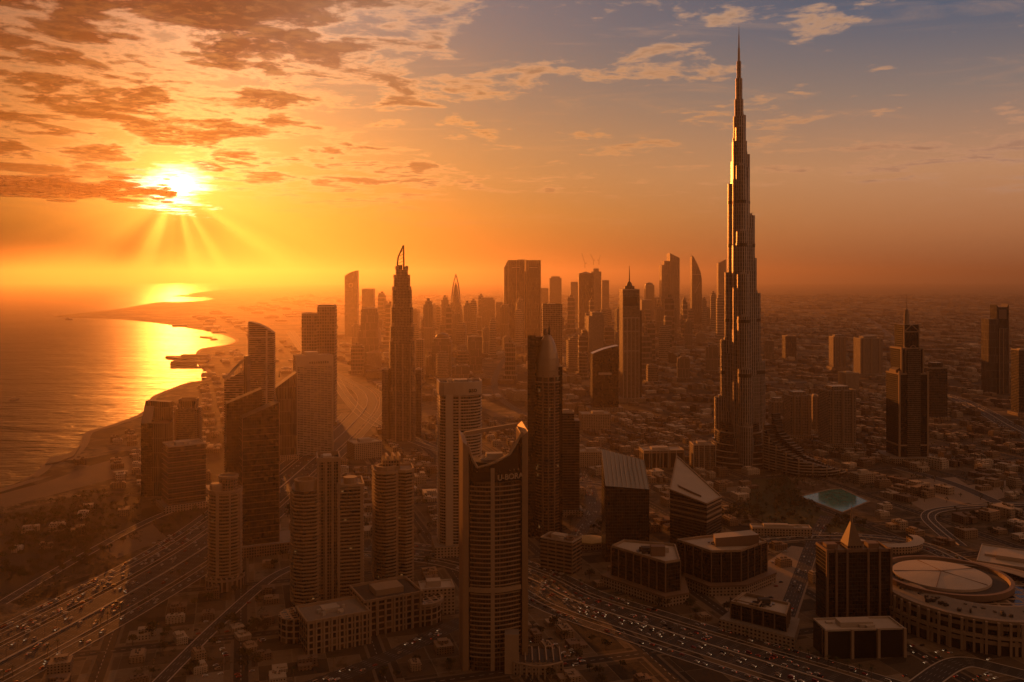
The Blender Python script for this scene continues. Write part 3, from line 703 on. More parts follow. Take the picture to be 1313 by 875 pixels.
# ------------------------------------------------------------------ the nearest tower, a bowed front between two fins
def build_front_tower():
    S = Site(588, 677, 556, 862, 9, .62); S.rot = math.radians(9)
    T = thing('office_tower', 'nearest tower, bowed banded front between two pale fins joined by a roof beam', 'skyscraper', S.loc, S.rot)
    W, Dp = S.w, S.d; zr = S.z(600); zl, zrf = S.z(559), S.z(545)
    fr = -Dp / 2
    body = [(-W / 2 + 4, Dp / 2)] + [(-W / 2 + 4, fr + 8)] + [(-W / 2 + 4.6 + (W - 9.2) * t / 12, fr + 7 - 8 * math.sin(math.pi * (t / 12) ** .9)) for t in range(13)] + [(W / 2 - 4, fr + 8), (W / 2 - 4, Dp / 2)]
    body = body[::1]
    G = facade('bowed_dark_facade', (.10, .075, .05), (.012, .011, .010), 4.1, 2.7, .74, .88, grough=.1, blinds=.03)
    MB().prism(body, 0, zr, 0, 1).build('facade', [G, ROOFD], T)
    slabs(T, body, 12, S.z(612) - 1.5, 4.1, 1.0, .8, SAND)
    # pale pier left of the middle and a second one that carries the sign
    MB().box(-W * .055, fr + .2, 3.6, 4, 0, zr + 4).build('pier', SAND, T); MB().box(W * .045, fr + .6, 1.5, 2.4, 0, zr + 3).build('pier', SAND, T)
    MB().box(W * .335, fr + 8.5, 1.2, 2.4, 0, zr - 4).build('pier', SAND, T)
    # fins with tops that slope up to the rear and outwards
    FINM = plain('bronze_cladding', (.30, .205, .125), .42, .25, var=.2)
    def fin(sx, zf, zb):
        m = MB(); w = 5.4; x = sx * (W / 2 - w / 2); y0, y1 = fr + 3, Dp / 2
        m.prism(rect(w, y1 - y0, x, (y0 + y1) / 2), 0, lambda a, b: zb + (0 if b > 0 else zf - zb) - (abs(a) < W / 2 - w / 2) * 5, 0, 0).build('fin', FINM, T)
        q = MB(); q.box(sx * (W / 2 - w - .6), y0 + 2, 1.6, 2.6, 0, zf - 12); q.build('glazing_strip', DGLASS, T)
    fin(-1, zl - 2, zl + 3); fin(1, zrf - 4, zrf)
    # beam along the rear edge of the roof, and the rim that follows the bowed front up to the fins
    MB().bar((-W / 2 + 5, Dp / 2 - 3, zl), (W / 2 - 5, Dp / 2 - 3, zrf - 3), 2.4, n=4).build('roof_beam', SAND, T)
    MB().prism(grow([p for p in body], -5), zr, zr + 8, 0, 1).build('roof_drum', [DSTEEL, ROOFD], T)
    rim = MB(); Pf = body[2:15]; n = len(Pf)
    RP = [(0, 561), (.13, 591), (.46, 584), (.75, 574.5), (.9, 559), (1, 549)]
    def rz(i):
        t = i / (n - 1)
        for (a, ya), (b, yb) in zip(RP, RP[1:]):
            if t <= b + 1e-6: return S.z(ya + (yb - ya) * (t - a) / (b - a)) - 3
    def rz_(i): t = i / (n - 1); return zr + 3 + (zl - zr - 6) * max(0, 1 - t * 4.6) ** 1.2 + (zrf - zr - 8) * max(0, (t - .32) / .68) ** 1.35
    for i in range(n - 1): rim.bar((*Pf[i], rz(i)), (*Pf[i + 1], rz(i + 1)), 1.3, n=5); rim.face([(*Pf[i], zr - .5), (*Pf[i + 1], zr - .5), (*Pf[i + 1], rz(i + 1)), (*Pf[i], rz(i))], None, 1)
    rim.build('curved_rim', [SAND, DGLASS], T)
    for k in (2, 9, 10, 11): MB().bar((*Pf[k], zr), (Pf[k][0] * .9, Pf[k][1] + 9, rz(k)), .8, n=5).build('rim_strut', SAND, T)
    MB().prism(grow(body[1:-1], .35), S.z(612), zr - .3, 0, 0).build('sign_band', DGLASS, T)
    a, b = Pf[8], Pf[10]; text(T, 'U-BORA', 7.2, ((a[0] + b[0]) / 2 + .4, (a[1] + b[1]) / 2 - 2.0, S.z(609.5)), (math.pi / 2, 0, math.atan2(b[1] - a[1], b[0] - a[0])), WHITE, bold=.06)
    plant(T, W * .6, Dp * .5, zr + 8, 5, 9, mat=ROOFL)
    MB().prism(grow(body, 2.4), S.z(750), S.z(750) + 4, 0, 0, True).build('belt_course', SAND, T)
    # podium court to the right
    T2 = thing('podium_building', 'low open-framed podium building at the right foot of the nearest tower', 'building', (*gp(690, 862), 0))
    MB().prism(rect(44, 30, 0, 10), 0, 11, 0, 1).build('facade', [F_LOW, ROOFD], T2)
    MB().prism(rect(13, 13, -24, 2), 0, 36, 0, 1).build('stair_tower', [SAND, ROOF], T2)
    for i in range(7): MB().box(-18 + i * 6.4, 10, 1.1, 30, 11, 13.2).build('roof_rib', SAND, T2)
    fr_ = MB()
    for i in range(9): t = math.pi * i / 8; fr_.bar((-22 + 44 * i / 8, -6 - 9 * math.sin(t), 0), (-22 + 44 * i / 8, -6 - 9 * math.sin(t), 12), .8, n=5)
    for i in range(8):
        t0, t1 = math.pi * i / 8, math.pi * (i + 1) / 8; fr_.bar((-22 + 44 * i / 8, -6 - 9 * math.sin(t0), 12), (-22 + 44 * (i + 1) / 8, -6 - 9 * math.sin(t1), 12), .9, n=5)
    fr_.build('colonnade', SAND, T2)
build_front_tower()

def build_white_round():
    S = Site(561, 619, 490, 714, 10, .8); S.rot = math.radians(10)
    T = thing('apartment_tower', 'pale tower with rounded balcony front and dark lettering, behind the nearest tower', 'tower', S.loc, S.rot)
    W, Dp = S.w, S.d
    P = [(-W / 2, Dp / 2), (-W / 2, -Dp / 2 + 10), (-W / 2 + 5, -Dp / 2 + 5), (-W * .16, -Dp / 2 + 1)] + [(W * .02 + W * .48 * math.sin(math.radians(a)), Dp * .02 - Dp * .52 * math.cos(math.radians(a))) for a in range(0, 91, 9)] + [(W / 2, Dp / 2)]
    zt = S.h; G = facade('cream_recessed_facade', (.34, .26, .18), (.022, .018, .014), 3.9, 3.3, .62, .9, blinds=.06)
    MB().prism(P, 0, zt - 16, 0, 1).build('facade', [G, ROOF], T)
    slabs(T, P, 10, zt - 18, 3.9, 1.3, 1.35, WHITE)
    MB().prism(grow(P, 1.5), zt - 15, zt, 0, 1).build('fascia', [WHITE, ROOFD], T); parapet(T, grow(P, 1.6), zt, 2.0, 1.6, WHITE)
    MB().box(-W * .30, -Dp / 2 + 2.2, W * .17, 5, 0, zt - 14).build('pier', WHITE, T); MB().box(-W * .06, -Dp / 2 + .3, 2.2, 3.4, 0, zt - 14).build('pier', WHITE, T)
    plant(T, W * .8, Dp * .8, zt, 9, 7)
    a, b = Vector(P[5]), Vector(P[9]); mid = (a + b) / 2; ang = math.atan2(b.y - a.y, b.x - a.x)
    o = Vector((math.sin(ang), -math.cos(ang))) * 3.9; text(T, 'aso', 9, (mid.x + o.x, mid.y + o.y, zt - 11), (math.pi / 2, 0, ang), DSTEEL, bold=.1)
    podium(T, W * 1.3, Dp * 1.2, 14, F_LOW)
build_white_round()

def build_dark_round():
    S = Site(686, 718, 434, 690, 0, 1.0); S.rot = 0; z = S.z; k = S.mpp
    T = thing('office_tower', 'dark round tower with bullet-shaped lit dome and short spire', 'skyscraper', S.loc)
    r = 15.6 * k; G = facade('dark_round_facade', (.06, .045, .035), (.012, .011, .011), 4.2, 3.0, .70, .72, blinds=.08, lit=.010)
    MB().lathe([(r, 0), (r, z(482))], 40).build('facade', G, T)
    MB().lathe([(r * .99, z(482)), (15.0 * k, z(472)), (14.2 * k, z(462)), (12.8 * k, z(452)), (10.6 * k, z(443)), (7.9 * k, z(436)), (4.6 * k, z(431)), (.4, z(428))], 40, cap=False).build('dome', [plain('bronze_dome', (.34, .25, .17), .30, .75, var=.15)], T)
    for rr, y in ((15.7, 488), (15.6, 481), (15.2, 474), (14.6, 467), (13.7, 459)): MB().lathe([(rr * k, z(y) - 1.6), (rr * k + 1.6, z(y) - 1.6), (rr * k + 1.6, z(y)), (rr * k - .8, z(y))], 40, cap=False).build('ring_band', SAND, T)
    z0 = 8; first = None
    while z0 < z(490):
        if first is None: first = MB().lathe([(r, -.6), (r + .8, -.6), (r + .8, .6), (r, .6)], 40, cap=False).build('floor_band', BROWN, T, (0, 0, z0))
        else: rep(first, (0, 0, z0), T)
        z0 += 4.2
    for a in (246, 272, 300): MB().box((r + .4) * math.cos(math.radians(a)), (r + .4) * math.sin(math.radians(a)), 2.0, 2.0, 0, z(480), math.radians(a)).build('pier', BROWN, T)
    MB().prism(rect(10 * k, r * 1.9, -20.5 * k, r * .3), 0, lambda x, y: z(434) + (5 if y < 0 else 0), 0, 1).build('side_slab', [F_DARK, ROOFD], T)
    MB().prism(rect(5 * k, r * 1.5, 16.2 * k, r * .3), 0, z(470), 0, 1).build('side_slab', [F_DARK, ROOFD], T)
    MB().prism(rect(22 * k, r * .6, -9 * k, r * 1.1), 0, z(433), 0, 1).build('rear_slab', [F_DARK, ROOFD], T)
    MB().lathe([(1.7, z(431)), (1.3, z(422)), (.7, z(418)), (.2, z(409))], 8, x=2.2 * k).build('spire', DSTEEL, T)
    MB().lathe([(2.0, z(430)), (3.2, z(427)), (2.4, z(423.5)), (.5, z(422))], 12, x=-2.6 * k).build('finial', BROWN, T)
    S2 = Site(716, 743, 529, 662, 0, .8); block('dark slab with stepped top right behind the dark round tower', S2, F_DBAND, tiers=[(0, .93, 1, 1, 0, 0), (.93, 1, .72, .9, -.12, 0)])
build_dark_round()

# ------------------------------------------------------------------ residential towers of the foreground, ringed with balconies
def balcony_tower(label, S, poly, dz=3.9, wall=None, crown=None, piers=(), ring=SAND, out=1.9, pod=None, name='apartment_tower', top=None):
    T = thing(name, label, 'tower', S.loc, S.rot); zt = S.h if top is None else top
    G = wall or facade('recessed_balcony_facade', (.10, .07, .045), (.012, .011, .010), dz, 2.9, .72, .80, blinds=.08, lit=.004)
    MB().prism(poly, 0, zt, 0, 1).build('facade', [G, ROOF], T)
    slabs(T, poly, 8, zt - 1.5, dz, out, 1.35, ring); parapet(T, grow(poly, out + .3), zt - 1, 3.2, 1.4, ring)
    for (x, y, w, d, top_) in piers: MB().box(x, y, w, d, 0, zt + top_).build('pier', ring, T)
    return T, zt
def build_residences():
    # round tower beside the expressway
    S = Site(264, 313, 628, 760, 0, .9); S.rot = math.radians(8); r = S.w / 2; P = ell(r, r * .9, 14, a0=.22, a1=2 * math.pi + .22)
    T, zt = balcony_tower('many-sided brown apartment tower with an open crown standing beside the expressway', S, P, piers=[(-r * .32, -r * .86, 3.4, 3.4, 1), (r * .93, -r * .30, 3.4, 3.4, 1), (r * .45, -r * .82, 2, 2, 0)])
    MB().prism(ell(r * .62, r * .6, 8, r * .2, .1 * r), zt, zt + 15, 0, 1).build('crown', [F_RESD, ROOFD], T); parapet(T, ell(r * .68, r * .66, 8, r * .2, .1 * r), zt + 14, 3, 1.2, SAND)
    c = MB(); c.lathe([(r * .40, zt), (r * .42, zt + 7), (r * .34, zt + 9)], 12, x=-r * .5, y=-r * .3); c.build('corner_turret', SAND, T)
    m = MB(); m.lathe([(r * 1.28, 0), (r * 1.28, 15)], 18, sy=.95); m.build('podium', facade('arcade_facade', (.34, .25, .17), (.03, .022, .015), 14, 6, .8, .6), T)
    # paired towers on a shared podium
    S = Site(371, 467, 620, 786, 0, .55); S.rot = math.radians(14); W, Dp = S.w, S.d
    A = [(-W * .5, -Dp * .1), (-W * .46, -Dp * .38), (-W * .34, -Dp * .52), (-W * .18, -Dp * .5), (-W * .12, -Dp * .36), (-W * .12, Dp * .45), (-W * .5, Dp * .45)]
    T, zt = balcony_tower('broad brown twin apartment tower with a tall framed crown above a stone podium', S, rect(W * .34, Dp * .9, W * .33, 0), piers=[(W * .16, -Dp * .47, 3, 3, 4), (W * .49, -Dp * .46, 3, 3, 2)])
    MB().prism(A, 0, zt - 3, 0, 1).build('facade', [MATS['recessed_balcony_facade'], ROOF], T); slabs(T, A, 8, zt - 5, 3.9, 1.9, 1.35, SAND)
    MB().prism(rect(W * .30, Dp * .84, .02 * W, .03 * Dp), 0, S.z(588), 0, 1).build('core', [F_RESD, ROOFD], T)
    q = MB()
    for x in (-.13, -.02, .075, .17): q.box(W * x, -Dp * .40, 2.8, 2.8, 0, S.z(584))
    q.build('pier', SAND, T); parapet(T, rect(W * .34, Dp * .9, .02 * W, .03 * Dp), S.z(589), 5, 1.5, SAND); plant(T, W * .28, Dp * .8, S.z(588), 4, 6, W * .02, 0, ROOFL)
    n = MB(); n.lathe([(W * .155, zt - 3), (W * .17, zt + 8), (W * .13, zt + 8), (W * .12, zt - 2)], 14, x=-W * .3, y=-Dp * .2, cap=False); n.build('crown_ring', SAND, T)
    n = MB(); n.lathe([(W * .10, zt), (W * .10, zt + 7)], 12, x=W * .34, y=-Dp * .1); n.build('turret', SAND, T)
    # separate tower to its right
    S = Site(478, 531, 602, 756, 0, .85); S.rot = math.radians(14); r = S.w / 2
    P = [(-r, r * .8), (-r, -r * .35), (-r * .85, -r * .72), (-r * .5, -r * .92), (-r * .1, -r * .8), (r * .15, -r * .55), (r * .55, -r * .75), (r * .95, -r * .55), (r, r * .8)]
    T, zt = balcony_tower('single brown apartment tower with bulging balconies right of the broad twin tower', S, P, piers=[(r * .12, -r * .62, 3, 3, 6), (r * .97, -r * .5, 2.6, 2.6, 3)])
    MB().prism(rect(r * .9, r * 1.1, -.15 * r, .1 * r), zt, zt + 13, 0, 1).build('crown', [F_RESD, ROOFD], T)
    n = MB(); n.lathe([(r * .52, zt), (r * .56, zt + 7), (r * .40, zt + 7), (r * .38, zt + 1)], 12, x=-r * .45, y=-r * .35, cap=False); n.build('crown_ring', SAND, T)
    for x in (-.35, 0, .3): MB().box(r * x, 0, 2.2, r, zt + 13, zt + 18).build('crown_fin', SAND, T)
    # the podium
    x0, y0 = gp(450, 828); T = thing('podium_building', 'stone-framed podium with arched bays under the brown apartment towers', 'building', (x0, y0 + 42, 0), math.radians(27))
    G = facade('framed_podium_facade', (.33, .24, .16), (.02, .017, .014), 6.2, 7.5, .72, .74, blinds=.05)
    MB().prism(rect(62, 46, -32, -18), 0, 30, 0, 1).build('wall', [G, ROOF], T); parapet(T, rect(63, 47, -32, -18), 30, 2.4, 1.4, SAND)
    MB().prism(rect(62, 52, 30, 2), 0, 34, 0, 1).build('wall', [G, ROOFD], T); parapet(T, rect(63, 53, 30, 2), 34, 2.4, 1.4, SAND)
    MB().lathe([(20, 0), (20, 22)], 20, x=68, y=-6).build('drum', [G], T); MB().lathe([(22, 20), (22, 23), (19, 23)], 20, x=68, y=-6, cap=False).build('drum_cornice', SAND, T)
    MB().lathe([(17, 0), (17, 24)], 18, x=-62, y=8).build('drum', [G], T)
    for i in range(9): MB().box(-62 + i * 7.6, -41.6, 1.8, 1.8, 0, 33).build('pilaster', SAND, T)
    for i in range(7): MB().box(2 + i * 9.4, -24.6, 1.8, 1.8, 0, 37).build('pilaster', SAND, T)
    MB().box(30, 0, 30, 22, 34, 40, 0, 0).build('pavilion', SAND, T); plant(T, 40, 30, 30, 8, 8, -32, -18, ROOFL)
    FOOT.append((x0, y0 + 42, 80))
build_residences()

# ------------------------------------------------------------------ glass towers at the left
def build_left():
    S = Site(289, 357, 517, 714, 24, .75); z = S.z; W, Dp = S.w, S.d
    T = thing('office_tower', 'tall black glass tower of two slabs with opposed sloping tops left of the centre', 'skyscraper', S.loc, S.rot)
    MB().prism(rect(W * .74, Dp * .62, W * .13, -Dp * .19), 0, lambda x, y: z(533) + (z(515) - z(533)) * (x / W + .24) / .74, 0, 1).build('slab', [F_DARK, ROOFD], T)
    MB().prism(rect(W * .72, Dp * .40, -W * .14, Dp * .30), 0, lambda x, y: z(517) + (z(500) - z(517)) * (x / W + .5) / .72, 0, 1).build('slab', [F_DARK, ROOFD], T)
    for a in (-.24, .5): MB().box(W * a, -Dp * .5, 1, 1, 0, z(533 if a < 0 else 515)).build('corner_mullion', BROWN, T)
    h = 20; first = None
    while h < z(540):
        P = grow(rect(W * .74, Dp * .62, W * .13, -Dp * .19), .35)
        if first is None: first = MB().prism(P, 0, .5, 0, 0, True).build('floor_band', BROWN, T, (0, 0, h))
        else: rep(first, (0, 0, h), T)
        h += 8
    podium(T, W * 1.5, Dp * 1.2, 14, F_RESD, -4, 14)
    S = Site(181, 224, 514, 638, 4, .7); z = S.z; W, Dp = S.w, S.d
    T = thing('office_tower', 'brown tower with a sloping-fronted head, leftmost of the trio near the shore', 'tower', S.loc, S.rot)
    hx = -W * .06
    MB().profile([(-W * .5, 0), (W * .42, 0), (W * .42, z(516)), (-W * .44, z(514)), (-W * .5, z(528))], Dp * .02, Dp * .5, 0, 1).build('rear_slab', [F_VERTD, ROOF], T)
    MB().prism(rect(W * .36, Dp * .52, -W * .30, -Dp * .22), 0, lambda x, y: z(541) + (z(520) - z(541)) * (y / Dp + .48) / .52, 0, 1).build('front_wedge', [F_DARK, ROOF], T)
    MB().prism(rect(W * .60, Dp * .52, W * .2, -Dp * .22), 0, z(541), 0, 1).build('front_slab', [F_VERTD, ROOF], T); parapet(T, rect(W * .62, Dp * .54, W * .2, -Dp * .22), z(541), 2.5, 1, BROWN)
    S = Site(225, 259, 523, 634, 10, .9); z = S.z; W, Dp = S.w, S.d
    T = thing('apartment_tower', 'brown tower with arched bays and a boxy crown, second of the trio near the shore', 'tower', S.loc, S.rot)
    MB().prism([(-W * .5, -Dp * .3), (-W * .3, -Dp * .5), (W * .3, -Dp * .5), (W * .5, -Dp * .3), (W * .5, Dp * .5), (-W * .5, Dp * .5)], 0, S.h, 0, 1).build('facade', [F_RESD, ROOF], T)
    MB().prism(rect(W * .72, Dp * .72), S.h, z(513), 0, 1).build('crown', [F_VERTD, ROOFD], T); parapet(T, rect(W * .76, Dp * .76), z(513.5), 3.5, 1.2, BROWN)
    for x in (-.5, -.18, .18, .5): MB().box(W * x, -Dp * .46, 2.4, 2.4, 0, S.h + 3).build('pier', BROWN, T)
    for x in (-.34, .34): MB().lathe([(2.2, S.h), (2.2, S.h + 6), (.3, S.h + 9)], 8, x=W * x, y=-Dp * .36).build('turret', BROWN, T)
    S = Site(209, 263, 569, 655, 33, .8); z = S.z; W, Dp = S.w, S.d
    T = block('broad banded office block standing in front of the trio near the shore', S, F_DBAND, roofmat=ROOF, pod=True)
    slabs(T, rect(W, Dp), 10, S.h - 2, 8, .8, .9, BROWN)
    # tower with the bowed crown, and the lower one with a glass sail
    S = Site(319, 353, 413, 612, 10, .8); z = S.z; W = S.w
    T = prof_tower('curved-topped glass tower rising highest over the bay at the left', S, [(-.5, None), (.5, None)] + list(reversed(arc(-.5, 412, .5, 427, 2.5))), F_BAND)
    MB().box(-W * .5, -S.d * .5, 1.6, 1.6, 0, z(413)).build('corner_fin', WHITE, T); MB().box(W * .22, -S.d * .5 - .4, 3, 1, 0, z(424)).build('corner_fin', CONC, T); MB().box(0, -S.d / 2 - .5, W * .98, 1, z(433), z(431)).build('belt_course', CONC, T)
    S = Site(288, 321, 486, 640, 6, .8); z = S.z; W, Dp = S.w, S.d
    T = thing('office_tower', 'banded tower with an open arched sail crown beside the curved-topped glass tower', 'tower', S.loc, S.rot)
    MB().profile([(-W * .5, 0), (W * .36, 0), (W * .36, z(474)), (-W * .5, z(488))], -Dp / 2, Dp / 2, 0, 1).build('facade', [F_BAND, ROOF], T)
    MB().box(W * .43, 0, W * .14, Dp, 0, z(456)).build('fin', F_VERTD, T)
    for y in (-Dp * .46, Dp * .46):
        pts = arc(-.48, 487, .40, 459, 3, 7); m = MB()
        for (a, b), (c, d) in zip(pts, pts[1:]): m.bar((a * W, y, z(b)), (c * W, y, z(d)), 1.5, n=5)
        for (a, b) in pts[1:-1:2]: m.bar((a * W, y, z(b)), (a * W, y, z(480)), .7, n=4)
        m.build('sail_arch', CONC, T)
    S = Site(352, 380, 477, 590, 18, 1.0); z = S.z; W, Dp = S.w, S.d
    T = block('tower with a steeply sloping roof between the curved glass tower and the white striped tower', S, F_VERTD, crown='slant', crown_h=(z(477) - z(496))); mast(T, -W * .3, 0, S.h - 10, S.h + 4, .8)
    # white striped hotel tower with a line of dark lettering
    S = Site(376, 426, 456, 585, 24, .55); z = S.z; W, Dp = S.w, S.d
    T = thing('apartment_tower', 'white striped slab tower with small dark roof lettering at the left of the expressway', 'tower', S.loc, S.rot)
    MB().prism(rect(W, Dp), 0, S.h, 0, 1).build('facade', [F_WHITE, ROOFL], T); parapet(T, rect(W, Dp), S.h, 2, 1, WHITE)
    MB().box(0, -Dp / 2 - .4, W + .6, 1.2, z(469), S.h + 2.5).build('head_band', WHITE, T)
    for x in (-.5, .5): MB().box(W * x, -Dp / 2 - .5, 3.5, 2, 0, S.h).build('corner_pier', WHITE, T)
    MB().box(-W * .05, 0, W * .35, Dp * .6, S.h, z(451)).build('penthouse', WHITE, T)
    lt = MB(); rr = random.Random(3)
    for i in range(9):                                     # the lettering is too small to read in the photograph
        x = -W * .02 + (i - 2) * W * .062; hh = rr.choice([4.4, 4.4, 5.2]); lt.box(x, -Dp / 2 - 1.3, W * .016, .5, z(465.5), z(465.5) + hh); lt.box(x + W * .024, -Dp / 2 - 1.3, W * .016, .5, z(465.5), z(465.5) + 4.4); lt.box(x + W * .012, -Dp / 2 - 1.3, W * .03, .45, z(465.5) + rr.choice([0, 1.8, 3.6]), z(465.5) + 4.4)
    lt.build('lettering', DSTEEL, T)
    S = Site(387, 408, 403, 548, 4, .9); block('left and lower of the two plain brown slab towers behind the white striped tower', S, F_HAZE, crown='flat')
    S = Site(407, 432, 394, 546, 4, .9); T = block('right and taller of the two plain brown slab towers behind the white striped tower', S, F_HAZE, crown='flat'); MB().box(0, 0, S.w * .9, S.d * .9, S.h, S.h + 6).build('roof_frame', DSTEEL, T)
build_left()

# ------------------------------------------------------------------ the stepped tower with a split spire
def build_stepped():
    S = Site(497, 533, 345, 566, 12, 1.0); z = S.z; W = S.w
    T = thing('office_tower', 'stepped brown tower tapering to a split latticed spire at the centre left', 'skyscraper', S.loc, S.rot)
    m = MB()
    tiers = [(1.0, 0, 500), (.93, 500, 437), (.88, 437, 418), (.82, 418, 394), (.74, 394, 372), (.62, 372, 357), (.46, 357, 346)]
    for k, y0, y1 in tiers:
        zz0 = 0 if y0 == 0 else z(y0); m.prism(circ(W * k, W * k, W * k * .14, 2), zz0, z(y1), 0, 1)
        for sx, sy in ((-1, -1), (1, -1), (1, 1), (-1, 1)): MB().box(sx * W * k * .40, sy * W * k * .40, W * .10, W * .10, z(y1), z(y1) + 8).build('corner_turret', SAND, T)
    m.build('shaft', [F_RESD, ROOF], T)
    for x in (-.28, 0, .28): MB().box(W * x, -W * .5, 2.6, 2.6, 0, z(440)).build('pier', SAND, T)
    edge = [(-W * .17, z(352)), (-W * .16, z(338)), (-W * .13, z(330)), (-W * .05, z(324)), (W * .07, z(315))]; back = [(W * .09, z(352)), (W * .085, z(340)), (W * .075, z(315))]
    for nm, pts in (('spire_edge', edge), ('spire_edge', back)):
        c = MB()
        for p, q in zip(pts, pts[1:]): c.bar((p[0], -1.5, p[1]), (q[0], -1.5, q[1]), 1.7, n=5); c.bar((p[0], 3, p[1]), (q[0], 3, q[1]), 1.7, n=5)
        c.build(nm, DSTEEL, T)
    MB().prism(rect(W * .16, 3, -W * .05, 1), z(352), z(340), 0, 0).build('spire_blade', DSTEEL, T)
    l = MB()
    for i in range(6): y = 347 - i * 4.6; l.bar((-W * (.155 - .022 * i), 0, z(y)), (W * .08, 0, z(y - 3.4)), .75, n=4)
    l.build('spire_lattice', DSTEEL, T)
    c = MB(); c.bar((W * .09, 0, z(346)), (W * .17, 0, z(341)), 1.2, n=4); c.bar((W * .17, 0, z(341)), (W * .22, 0, z(352)), 1.2, n=4); c.build('side_frame', DSTEEL, T)
    S2 = Site(490, 500, 474, 566, 0, 2.0); block('low wing against the left side of the stepped brown tower', S2, F_RESD, 'building', 'side_wing', pod=False)
    S3 = Site(533, 541, 474, 560, 0, 2.0); block('low wing against the right side of the stepped brown tower', S3, F_RESD, 'building', 'side_wing', pod=False)
build_stepped()

